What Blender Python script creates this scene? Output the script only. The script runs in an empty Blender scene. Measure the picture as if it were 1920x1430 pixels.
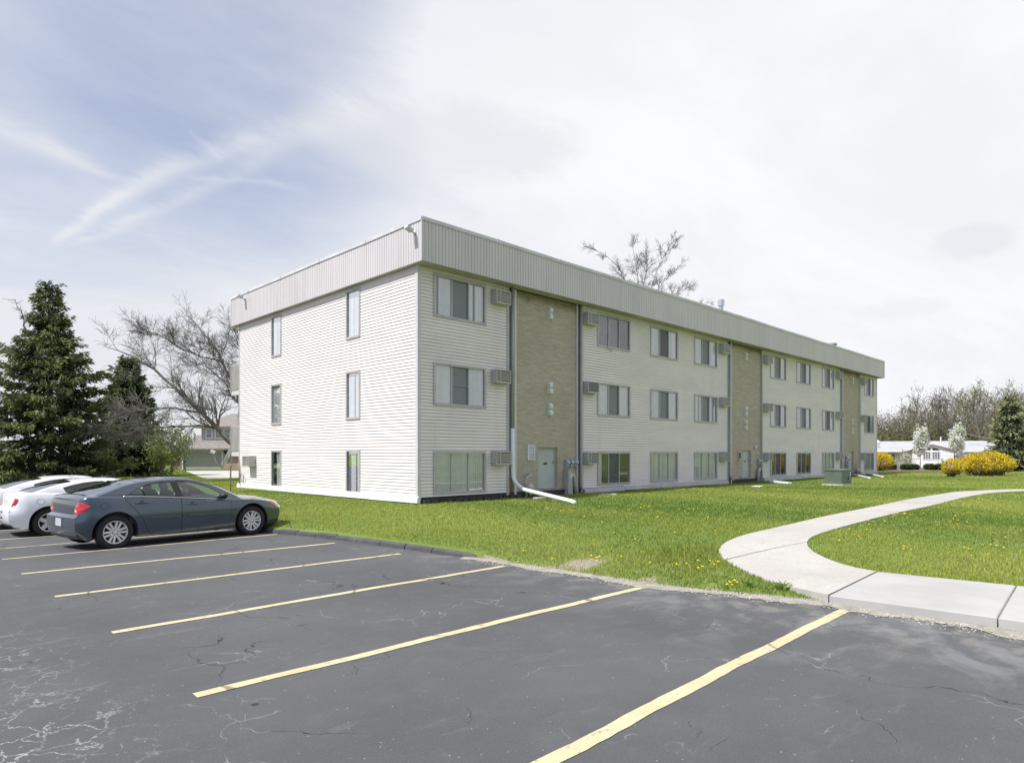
import bpy, bmesh, math, random
import numpy as np
from mathutils import Vector, Matrix
from mathutils.geometry import tessellate_polygon
rnd = random.Random(7)
nr = np.random.default_rng(11)
scene = bpy.context.scene
COL = scene.collection
R = math.radians

# ------------------------------------------------------------------ calibration
# world: x runs along the long facade (away, to the right), y along the end wall (away, to the left), z up.
# the camera stands at (0, 0, H); FPX is its focal length in pixels of the 1920 px wide photograph
FPX, CX, HY, H = 1230.0, 960.0, 850.0, 1.85
Fv = (0.7009, 0.7133)
Rv = (0.7133, -0.7009)
UC, VC = 11.73, 15.95            # the near corner of the building

def ray(x):
    t = (x - CX) / FPX
    return (Fv[0] + t * Rv[0], Fv[1] + t * Rv[1])
def gp(x, y, z=0.0):
    s = (H - z) * FPX / (y - HY)
    d = ray(x)
    return (d[0] * s, d[1] * s)
def at(x, Z):
    d = ray(x)
    return (d[0] * Z, d[1] * Z)
def hz(y, Z):
    return H + (HY - y) * Z / FPX
def RU(x, n=0.0):                # along the long facade, for a plane n in front of it
    d = ray(x); s = (VC - n) / d[1]
    return d[0] * s
def RZ(x, y, n=0.0):
    d = ray(x); s = (VC - n) / d[1]
    return H + (HY - y) * s / FPX
def LV(x, n=0.0):                # along the end wall
    d = ray(x); s = (UC - n) / d[0]
    return d[1] * s
def LZ(x, y, n=0.0):
    d = ray(x); s = (UC - n) / d[0]
    return H + (HY - y) * s / FPX
def sm(a, b, x):
    t = min(1.0, max(0.0, (x - a) / (b - a)))
    return t * t * (3 - 2 * t)
def nsm(a, b, x):
    t = np.clip((x - a) / (b - a), 0, 1)
    return t * t * (3 - 2 * t)

# ------------------------------------------------------------------ mesh builder
class MB:
    def __init__(s):
        s.v = []; s.f = []
    def add(s, vs, fs):
        o = len(s.v)
        s.v.extend([tuple(p) for p in vs])
        s.f.extend([tuple(i + o for i in f) for f in fs])
    def quad(s, a, b, c, d):
        s.add([a, b, c, d], [(0, 1, 2, 3)])
    def box(s, x0, x1, y0, y1, z0, z1):
        if x0 > x1: x0, x1 = x1, x0
        if y0 > y1: y0, y1 = y1, y0
        if z0 > z1: z0, z1 = z1, z0
        s.add([(x0, y0, z0), (x1, y0, z0), (x1, y1, z0), (x0, y1, z0), (x0, y0, z1), (x1, y0, z1), (x1, y1, z1), (x0, y1, z1)],
              [(0, 3, 2, 1), (4, 5, 6, 7), (0, 1, 5, 4), (1, 2, 6, 5), (2, 3, 7, 6), (3, 0, 4, 7)])
    def obox(s, c, ax, ay, az, hx, hy, hz_):
        c = Vector(c); ax = Vector(ax).normalized() * hx; ay = Vector(ay).normalized() * hy; az = Vector(az).normalized() * hz_
        vs = [c + ax * i + ay * j + az * k for k in (-1, 1) for (i, j) in ((-1, -1), (1, -1), (1, 1), (-1, 1))]
        s.add(vs, [(0, 3, 2, 1), (4, 5, 6, 7), (0, 1, 5, 4), (1, 2, 6, 5), (2, 3, 7, 6), (3, 0, 4, 7)])
    def tube(s, pts, rad, n=8, cap=True):
        pts = [Vector(p) for p in pts]
        if not hasattr(rad, '__len__'): rad = [rad] * len(pts)
        o = len(s.v); m = len(pts); prev = None
        for i, p in enumerate(pts):
            d = (pts[min(i + 1, m - 1)] - pts[max(i - 1, 0)])
            d = d.normalized() if d.length > 1e-9 else Vector((0, 0, 1))
            if prev is None:
                a = d.orthogonal().normalized()
            else:
                a = prev - d * prev.dot(d)
                a = a.normalized() if a.length > 1e-6 else d.orthogonal().normalized()
            prev = a; b = d.cross(a)
            for k in range(n):
                t = 2 * math.pi * k / n
                q = p + (a * math.cos(t) + b * math.sin(t)) * rad[i]
                s.v.append((q.x, q.y, q.z))
        for i in range(m - 1):
            for k in range(n):
                k2 = (k + 1) % n
                s.f.append((o + i * n + k, o + i * n + k2, o + (i + 1) * n + k2, o + (i + 1) * n + k))
        if cap and n > 2:
            s.f.append(tuple(o + k for k in reversed(range(n))))
            s.f.append(tuple(o + (m - 1) * n + k for k in range(n)))
    def grid(s, rows, flip=False):
        o = len(s.v); nc = len(rows[0])
        for r in rows: s.v.extend([tuple(p) for p in r])
        for i in range(len(rows) - 1):
            for j in range(nc - 1):
                q = (o + i * nc + j, o + i * nc + j + 1, o + (i + 1) * nc + j + 1, o + (i + 1) * nc + j)
                s.f.append(tuple(reversed(q)) if flip else q)
    def lathe(s, prof, n=24, axis='y', c=(0, 0, 0)):
        # prof: (radius, along)
        rows = []
        for (r, a) in prof:
            row = []
            for k in range(n + 1):
                t = 2 * math.pi * k / n
                p = {'y': (r * math.cos(t), a, r * math.sin(t)), 'z': (r * math.cos(t), r * math.sin(t), a), 'x': (a, r * math.cos(t), r * math.sin(t))}[axis]
                row.append((p[0] + c[0], p[1] + c[1], p[2] + c[2]))
            rows.append(row)
        s.grid(rows)
    def prism(s, poly, fn, d0, d1):
        # poly: 2D outline; fn(a, b, d) -> point; a closed slab between depths d0 and d1
        n = len(poly)
        s.add([fn(a, b, d0) for a, b in poly] + [fn(a, b, d1) for a, b in poly],
              [tuple(reversed(range(n))), tuple(range(n, 2 * n))] + [(i, (i + 1) % n, n + (i + 1) % n, n + i) for i in range(n)])
    def build(s, name, mat, parent=None, smooth=False, origin=None, fixn=False):
        me = bpy.data.meshes.new(name)
        o = origin if origin is not None else ((0, 0, 0))
        vs = s.v if origin is None else [(p[0] - o[0], p[1] - o[1], p[2] - o[2]) for p in s.v]
        me.from_pydata(vs, [], s.f)
        me.materials.append(mat)
        if fixn:
            bm = bmesh.new(); bm.from_mesh(me)
            bmesh.ops.remove_doubles(bm, verts=bm.verts, dist=1e-5)
            bmesh.ops.recalc_face_normals(bm, faces=bm.faces)
            bm.to_mesh(me); bm.free()
        if smooth:
            me.polygons.foreach_set('use_smooth', [True] * len(me.polygons))
            if smooth != True:
                try: me.set_sharp_from_angle(angle=R(smooth))
                except Exception: pass
        me.update()
        ob = bpy.data.objects.new(name, me)
        COL.objects.link(ob)
        if parent is not None:
            ob.parent = parent
            if origin is not None and parent.get('_o') is None: pass
        elif origin is not None:
            ob.location = o
        return ob

def np_mesh(name, verts, faces, mat, parent=None, cols=None, smooth=False, location=None):
    """verts (n,3) array, faces (m,k) array with k fixed; cols per face (m,3) -> stored on corners"""
    me = bpy.data.meshes.new(name)
    verts = np.asarray(verts, dtype=np.float32); faces = np.asarray(faces, dtype=np.int32)
    m, k = faces.shape
    me.vertices.add(len(verts)); me.vertices.foreach_set('co', verts.ravel())
    me.loops.add(m * k); me.loops.foreach_set('vertex_index', faces.ravel())
    me.polygons.add(m); me.polygons.foreach_set('loop_start', np.arange(0, m * k, k, dtype=np.int32))
    if smooth: me.polygons.foreach_set('use_smooth', np.ones(m, dtype=bool))
    if cols is not None:
        at_ = me.color_attributes.new('Col', 'FLOAT_COLOR', 'CORNER')
        c = np.ones((m, k, 4), dtype=np.float32); c[:, :, :3] = np.asarray(cols, dtype=np.float32)[:, None, :]
        at_.data.foreach_set('color', c.ravel())
    me.materials.append(mat)
    me.update(calc_edges=True); me.validate()
    ob = bpy.data.objects.new(name, me); COL.objects.link(ob)
    if parent is not None: ob.parent = parent
    if location is not None: ob.location = location
    return ob

def thing(name, label, cat, loc=(0, 0, 0), rz=0.0, group=None):
    o = bpy.data.objects.new(name, None); COL.objects.link(o)
    o.empty_display_size = 0.3
    o.location = loc; o.rotation_euler = (0, 0, rz)
    o['label'] = label; o['category'] = cat
    if group: o['group'] = group
    return o
def tag(o, label, cat, group=None, kind=None):
    if label: o['label'] = label
    if cat: o['category'] = cat
    if group: o['group'] = group
    if kind: o['kind'] = kind
    return o
def struct(o, label=None):
    o['kind'] = 'structure'
    if label: o['label'] = label
    return o
def copy_tree(o, parent=None):
    c = o.copy(); COL.objects.link(c)
    if parent is not None: c.parent = parent
    for ch in list(o.children): copy_tree(ch, c)
    return c

# ------------------------------------------------------------------ materials
class NT:
    def __init__(s, nt): s.nt = nt; s.n = nt.nodes; s.l = nt.links
    def new(s, t, **kw):
        x = s.n.new(t)
        for k, v in kw.items(): setattr(x, k, v)
        return x
    def _set(s, sock, v):
        if v is None: return
        if hasattr(v, 'is_output') or hasattr(v, 'links'): s.l.new(v, sock)
        else:
            if hasattr(sock, 'default_value'):
                dv = sock.default_value
                if hasattr(dv, '__len__') and not hasattr(v, '__len__'): v = [v] * len(dv)
                if hasattr(dv, '__len__') and len(dv) == 4 and len(v) == 3: v = list(v) + [1]
                sock.default_value = v
    def math(s, op, a, b=None, c=None, clamp=False):
        x = s.new('ShaderNodeMath', operation=op, use_clamp=clamp)
        s._set(x.inputs[0], a); s._set(x.inputs[1], b)
        if c is not None: s._set(x.inputs[2], c)
        return x.outputs[0]
    def vmath(s, op, a, b=None):
        x = s.new('ShaderNodeVectorMath', operation=op)
        s._set(x.inputs[0], a)
        if op == 'SCALE': s._set(x.inputs['Scale'], b)
        else: s._set(x.inputs[1], b)
        return x.outputs['Value'] if op in ('DOT_PRODUCT', 'LENGTH') else x.outputs[0]
    def mix(s, f, a, b, blend='MIX'):
        x = s.new('ShaderNodeMix', data_type='RGBA', blend_type=blend)
        s._set(x.inputs[0], f); s._set(x.inputs[6], a); s._set(x.inputs[7], b)
        return x.outputs[2]
    def ramp(s, v, a, b, c=0.0, d=1.0):
        x = s.new('ShaderNodeMapRange', interpolation_type='SMOOTHSTEP')
        s._set(x.inputs[0], v); s._set(x.inputs[1], a); s._set(x.inputs[2], b); s._set(x.inputs[3], c); s._set(x.inputs[4], d)
        return x.outputs[0]
    def noise(s, vec, scale, detail=3, rough=.5, dist=0):
        x = s.new('ShaderNodeTexNoise')
        s._set(x.inputs['Vector'], vec); x.inputs['Scale'].default_value = scale; x.inputs['Detail'].default_value = detail
        x.inputs['Roughness'].default_value = rough; x.inputs['Distortion'].default_value = dist
        return x.outputs[0], x.outputs[1]
    def vor(s, vec, scale, feature='DISTANCE_TO_EDGE', rand=1):
        x = s.new('ShaderNodeTexVoronoi', feature=feature)
        s._set(x.inputs['Vector'], vec); x.inputs['Scale'].default_value = scale; x.inputs['Randomness'].default_value = rand
        return x.outputs['Distance']
    def scalev(s, vec, sc):
        x = s.new('ShaderNodeMapping'); s._set(x.inputs[0], vec); x.inputs['Scale'].default_value = sc
        return x.outputs[0]

def newmat(name):
    m = bpy.data.materials.new(name); m.use_nodes = True
    t = NT(m.node_tree); b = t.n['Principled BSDF']
    tc = t.new('ShaderNodeTexCoord')
    return m, t, b, tc.outputs['Object'], tc

def mat(name, col, rough=.6, var=.12, scale=3.0, metal=0.0, spec=.4, bump=0.0, bscale=60.0, coat=0.0, stretch=(1, 1, 1), dirt=None, fine=0.0, streak=0.0):
    m, t, b, P, tc = newmat(name)
    v = t.scalev(P, stretch)
    n1, _ = t.noise(v, scale, 5, .6)
    f = t.ramp(n1, .3, .7)
    lo = [c * (1 - var) for c in col]; hi = [min(1, c * (1 + var)) for c in col]
    c = t.mix(f, lo, hi)
    if fine:
        n2, _ = t.noise(P, bscale, 3, .7)
        c = t.mix(t.ramp(n2, .3, .7, 0, fine), c, [x * .45 for x in col])
    if streak:
        n4, _ = t.noise(t.scalev(P, (2.6, 2.6, .16)), 1.0, 5, .65)
        c = t.mix(t.ramp(n4, .48, .72, 0, streak), c, [x * .62 for x in col])
    if dirt:
        n3, _ = t.noise(P, scale * .35, 6, .65)
        c = t.mix(t.ramp(n3, .52, .75, 0, dirt[1]), c, dirt[0])
    t._set(b.inputs['Base Color'], c)
    b.inputs['Roughness'].default_value = rough; b.inputs['Metallic'].default_value = metal
    b.inputs['Specular IOR Level'].default_value = spec
    if coat:
        b.inputs['Coat Weight'].default_value = coat; b.inputs['Coat Roughness'].default_value = .04
    if bump:
        nb, _ = t.noise(P, bscale, 4, .6)
        bp = t.new('ShaderNodeBump'); bp.inputs['Strength'].default_value = bump; bp.inputs['Distance'].default_value = .01
        t._set(bp.inputs['Height'], nb); t._set(b.inputs['Normal'], bp.outputs[0])
    return m

def glass(name, tint=(.8, .84, .84), refl=.10, rough=.0):
    m, t, b, P, tc = newmat(name)
    t.n.remove(b)
    out = t.n['Material Output']
    tr = t.new('ShaderNodeBsdfTransparent'); t._set(tr.inputs[0], tint)
    gl = t.new('ShaderNodeBsdfGlossy'); gl.inputs['Roughness'].default_value = rough
    t._set(gl.inputs['Color'], (.95, .97, 1.0))
    fr = t.new('ShaderNodeFresnel'); fr.inputs['IOR'].default_value = 1.5
    n, _ = t.noise(P, .9, 2, .5)
    bp = t.new('ShaderNodeBump'); bp.inputs['Strength'].default_value = .06; bp.inputs['Distance'].default_value = .03
    t._set(bp.inputs['Height'], n); t._set(gl.inputs['Normal'], bp.outputs[0])
    f = t.math('ADD', t.math('MULTIPLY', fr.outputs[0], .55), refl, clamp=True)
    mx = t.new('ShaderNodeMixShader'); t._set(mx.inputs[0], f)
    t.l.new(tr.outputs[0], mx.inputs[1]); t.l.new(gl.outputs[0], mx.inputs[2]); t.l.new(mx.outputs[0], out.inputs[0])
    return m

def leafmat(name, trans=.35, rough=.6, sat=1.0):
    m, t, b, P, tc = newmat(name)
    t.n.remove(b)
    out = t.n['Material Output']
    a = t.new('ShaderNodeVertexColor'); a.layer_name = 'Col'
    d = t.new('ShaderNodeBsdfPrincipled'); t._set(d.inputs['Base Color'], a.outputs[0]); d.inputs['Roughness'].default_value = rough
    d.inputs['Specular IOR Level'].default_value = .25
    tl = t.new('ShaderNodeBsdfTranslucent'); t._set(tl.inputs[0], a.outputs[0])
    mx = t.new('ShaderNodeMixShader'); mx.inputs[0].default_value = trans
    t.l.new(d.outputs[0], mx.inputs[1]); t.l.new(tl.outputs[0], mx.inputs[2]); t.l.new(mx.outputs[0], out.inputs[0])
    return m

M = {}
M['siding'] = mat('siding', (.80, .735, .70), .55, .05, .8, stretch=(.5, .5, 2), dirt=((.66, .62, .58), .25), streak=.14)
M['trim'] = mat('trim', (.62, .59, .59), .5, .05, 2)
M['skirt'] = mat('skirt', (.74, .74, .74), .5, .10, 2, dirt=((.45, .44, .41), .4))
M['skirt_grey'] = mat('skirt_grey', (.52, .51, .51), .6, .12, 2, dirt=((.3, .3, .28), .4))
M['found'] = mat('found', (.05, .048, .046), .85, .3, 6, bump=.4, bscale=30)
M['fascia'] = mat('fascia', (.64, .595, .59), .5, .045, .7, stretch=(1, 1, .3), dirt=((.50, .47, .46), .3), streak=.2)
M['cap'] = mat('cap', (.60, .59, .60), .45, .12, 1.2)
M['soffit'] = mat('soffit', (.50, .46, .43), .6, .08, 2)
M['roofing'] = mat('roofing', (.35, .35, .34), .9, .2, 3)
M['wframe'] = mat('wframe', (.46, .44, .43), .45, .08, 3)
M['wmull'] = mat('wmull', (.55, .55, .53), .4, .06, 3)
M['blind'] = mat('blind', (.95, .95, .94), .8, .05, 4)
M['blindg'] = mat('blindg', (.95, .91, .95), .8, .05, 4)
M['screen'] = mat('screen', (.16, .165, .165), .85, .12, 5)
M['darkroom'] = mat('darkroom', (.22, .225, .23), .9, .3, 2)
M['glass'] = glass('glass', (.98, .99, .99), .13)
M['glass_side'] = glass('glass_side', (.94, .96, .97), .10)
M['ac'] = mat('ac', (.47, .455, .425), .5, .08, 4)
M['acgrille'] = mat('acgrille', (.14, .135, .13), .6, .2, 8)
M['acslat'] = mat('acslat', (.42, .40, .37), .5, .08, 6)
M['dspout'] = mat('dspout', (.36, .36, .34), .45, .08, 2)
M['white'] = mat('white', (.82, .83, .85), .4, .04, 3)
M['vent'] = mat('vent', (.70, .71, .71), .5, .08, 12)
M['door'] = mat('door', (.50, .515, .50), .5, .06, 2, dirt=((.36, .36, .33), .25))
M['dframe'] = mat('dframe', (.42, .43, .40), .5, .06, 3)
M['black'] = mat('black', (.02, .02, .022), .5, .2, 8)
M['brass'] = mat('brass', (.65, .48, .18), .3, .1, 8, metal=1)
M['meter'] = mat('meter', (.33, .36, .40), .4, .08, 8)
M['pedestal'] = mat('pedestal', (.43, .42, .38), .5, .08, 3, dirt=((.3, .29, .25), .3))
M['conduit'] = mat('conduit', (.46, .45, .40), .5, .08, 4)
M['gas'] = mat('gas', (.52, .50, .43), .5, .12, 8)
M['plywood'] = mat('plywood', (.34, .22, .10), .8, .2, 4, stretch=(6, 6, 1))
M['steel'] = mat('steel', (.62, .63, .64), .35, .15, 5, metal=.8)
M['greymetal'] = mat('greymetal', (.30, .31, .31), .5, .1, 5)
M['lightface'] = mat('lightface', (.55, .57, .58), .2, .05, 8)
M['wood_grey'] = mat('wood_grey', (.40, .38, .35), .8, .18, 3, stretch=(8, 8, .6))
M['concrete'] = mat('concrete', (.43, .42, .40), .85, .08, 1.2, bump=.25, bscale=90, dirt=((.42, .41, .37), .45), fine=.15)
M['driveway'] = mat('driveway', (.46, .45, .42), .9, .08, .8)
M['greenbox'] = mat('greenbox', (.125, .155, .118), .45, .10, 2, dirt=((.17, .18, .13), .3))
M['stone'] = mat('stone', (.62, .60, .55), .9, .12, 5)
M['shingle'] = mat('shingle', (.27, .245, .225), .95, .2, 4, fine=.5, bscale=9)
M['shingle_white'] = mat('shingle_white', (.40, .40, .42), .9, .08, 1.0)
M['white_siding'] = mat('white_siding', (.87, .87, .87), .6, .03, 1)
M['grey_siding'] = mat('grey_siding', (.47, .43, .375), .7, .08, 1)
M['garage'] = mat('garage', (.36, .33, .30), .6, .06, 1)
M['housebrick'] = mat('housebrick', (.42, .29, .205), .9, .12, 2, fine=.25, bscale=9)
M['mulch'] = mat('mulch', (.17, .115, .095), .95, .3, 5, bump=.6, bscale=12)
M['bark'] = mat('bark', (.205, .187, .168), .95, .3, 3, bump=.6, bscale=18, stretch=(2, 2, .5))
M['bark_dark'] = mat('bark_dark', (.12, .106, .095), .95, .25, 3)
M['bark_light'] = mat('bark_light', (.23, .195, .165), .95, .25, 3)
M['bark_wood'] = mat('bark_wood', (.20, .175, .15), .95, .25, .3)
M['leaf'] = leafmat('leaf', .35)
M['needle'] = leafmat('needle', .22)
M['grassblade'] = leafmat('grassblade', .40, .55)
M['dandelion'] = mat('dandelion', (.80, .58, .02), .7, .1, 30)
M['stem'] = mat('stem', (.16, .24, .06), .7, .1, 10)
M['carpaint'] = mat('carpaint', (.060, .083, .110), .22, .05, 2, metal=.45, spec=.5, coat=1.0)
M['carwhite'] = mat('carwhite', (.88, .88, .88), .35, .02, 2, spec=.5, coat=.8)
M['carwhite2'] = mat('carwhite2', (.76, .77, .78), .35, .02, 2, spec=.5, coat=.8)
M['carglass'] = glass('carglass', (.66, .76, .71), .02)
M['cardark'] = glass('cardark', (.30, .35, .36), .05)
M['tyre'] = mat('tyre', (.022, .022, .023), .8, .25, 12)
M['rim'] = mat('rim', (.70, .69, .68), .35, .05, 8, metal=.25)
M['rimback'] = mat('rimback', (.05, .045, .04), .7, .3, 9)
M['interior'] = mat('interior', (.06, .065, .07), .85, .15, 5)
M['chrome'] = mat('chrome', (.7, .71, .73), .15, .03, 8, metal=1)
M['tail_red'] = mat('tail_red', (.55, .012, .018), .12, .35, 14, coat=1.0, spec=.6)
M['tail_clear'] = mat('tail_clear', (.7, .66, .62), .15, .1, 20, coat=1.0)
M['amber'] = mat('amber', (.62, .16, .05), .15, .15, 14, coat=1.0)
M['plate'] = mat('plate', (.52, .55, .60), .4, .05, 8)
M['fg'] = mat('fg', (.60, .62, .62), .4, .05, 4)
M['dish'] = mat('dish', (.40, .42, .41), .5, .06, 4)

# brick of the stair panels: thin horizontal courses
def brickmat():
    m, t, b, P, tc = newmat('brick')
    sep = t.new('ShaderNodeSeparateXYZ'); t._set(sep.inputs[0], P)
    cmb = t.new('ShaderNodeCombineXYZ'); t._set(cmb.inputs[0], sep.outputs[0]); t._set(cmb.inputs[1], sep.outputs[2])
    br = t.new('ShaderNodeTexBrick'); t._set(br.inputs['Vector'], cmb.outputs[0])
    br.inputs['Scale'].default_value = 1.0
    br.inputs['Brick Width'].default_value = .28; br.inputs['Row Height'].default_value = .066
    br.inputs['Mortar Size'].default_value = .008; br.inputs['Mortar Smooth'].default_value = .3; br.inputs['Bias'].default_value = 0
    t._set(br.inputs['Color1'], (.455, .375, .31)); t._set(br.inputs['Color2'], (.60, .505, .415)); t._set(br.inputs['Mortar'], (.40, .355, .295))
    n, _ = t.noise(P, 14, 5, .7); n2, _ = t.noise(P, .5, 4, .6)
    ns, _ = t.noise(t.scalev(P, (2, 2, 22)), 1.0, 3, .6)
    c = t.mix(t.ramp(n, .38, .68, 0, .60), br.outputs[0], (.56, .49, .37))
    c = t.mix(t.ramp(n2, .45, .7, 0, .35), c, (.33, .30, .235))
    c = t.mix(t.ramp(ns, .45, .7, 0, .30), c, (.29, .25, .18))
    # ragged darker band along the top of the brick, under the roof edge
    zz = t.math('ADD', sep.outputs[2], t.math('MULTIPLY', n2, .9))
    st = t.math('MULTIPLY', t.ramp(zz, 7.25, 7.55), t.ramp(n, .3, .6, .3, .8))
    c = t.mix(st, c, (.12, .105, .08))
    t._set(b.inputs['Base Color'], c); b.inputs['Roughness'].default_value = .9
    bp = t.new('ShaderNodeBump'); bp.inputs['Strength'].default_value = .6; bp.inputs['Distance'].default_value = .012
    t._set(bp.inputs['Height'], t.math('ADD', br.outputs[1], t.math('MULTIPLY', n, .9))); bp.invert = True
    t._set(b.inputs['Normal'], bp.outputs[0])
    return m
M['brick'] = brickmat()
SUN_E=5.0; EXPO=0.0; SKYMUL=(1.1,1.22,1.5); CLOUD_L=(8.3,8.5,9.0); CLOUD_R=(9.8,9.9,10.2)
# ------------------------------------------------------------------ terrain
EV = [(-200, 8.4), (-10, 8.4), (1.1, 8.42), (2.9, 8.45), (3.6, 8.2), (4.4, 7.95), (5.2, 7.78), (6.3, 7.72), (8.65, 7.6), (15.1, 6.98), (25, 6.25), (45, 5.0), (200, 5.0)]
_ev = np.array(EV)
def E(v): return np.interp(v, _ev[:, 0], _ev[:, 1])
def lotz(v): return -.22 * nsm(12, 21, np.asarray(v, dtype=float))
def zl(u, v):
    """height of the lawn"""
    u = np.asarray(u, dtype=float); v = np.asarray(v, dtype=float)
    w = np.maximum(0, u - E(v))
    edge = .015 + .10 * nsm(7.6, 9.0, v) - .22 * nsm(12, 21, v)
    rise = .335
    z = edge + (rise - edge) * nsm(-1.2, 4.6, w) * nsm(0, .5, w)
    zp = .015 + .085 * nsm(0, 1.8, w) + .16 * nsm(2.2, 7, w)
    k = nsm(5.0, 3.3, v); z = z * (1 - k) + zp * k
    z = z + .03 * np.sin(u * .41 + 1.3) * np.sin(v * .37 + .4) * nsm(1, 6, w)
    far = nsm(60, 300, w)
    return z * (1 - far) + .2 * far
def gpl(x, y, dz=0.0):
    """point of the lawn seen at a pixel"""
    z = .15
    for _ in range(8):
        u, v = gp(x, y, z)
        z = float(zl(u, v)) + dz
    return (u, v, z)

def mat_ground(dirtband):
    m, t, b, P, tc = newmat('lawn_soil' if dirtband else 'far_grass')
    n1, _ = t.noise(P, .35, 5, .6); n2, _ = t.noise(P, 5.0, 4, .65); n3, _ = t.noise(P, 38.0, 3, .6)
    c = t.mix(t.ramp(n1, .35, .65), (.135, .195, .040), (.195, .25, .062))
    c = t.mix(t.ramp(n2, .40, .70, 0, .5), c, (.22, .25, .09))
    c = t.mix(t.ramp(n3, .45, .75, 0, .55), c, (.12, .185, .036))
    if dirtband:
        a = t.new('ShaderNodeVertexColor'); a.layer_name = 'Col'
        n4, _ = t.noise(P, 2.2, 5, .7)
        n5, _ = t.noise(P, 30.0, 3, .7)
        sand = t.mix(t.ramp(n5, .35, .65), (.36, .33, .27), (.24, .21, .155))
        s = t.new('ShaderNodeSeparateColor'); t._set(s.inputs[0], a.outputs[0])
        f = t.ramp(t.math('ADD', s.outputs[0], t.math('MULTIPLY', t.math('SUBTRACT', n4, .5), 1.2)), .40, .60)
        c = t.mix(f, c, sand)
    t._set(b.inputs['Base Color'], c); b.inputs['Roughness'].default_value = .95; b.inputs['Specular IOR Level'].default_value = .1
    bp = t.new('ShaderNodeBump'); bp.inputs['Strength'].default_value = .5; bp.inputs['Distance'].default_value = .05
    t._set(bp.inputs['Height'], t.math('ADD', n3, n2)); t._set(b.inputs['Normal'], bp.outputs[0])
    return m

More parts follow.
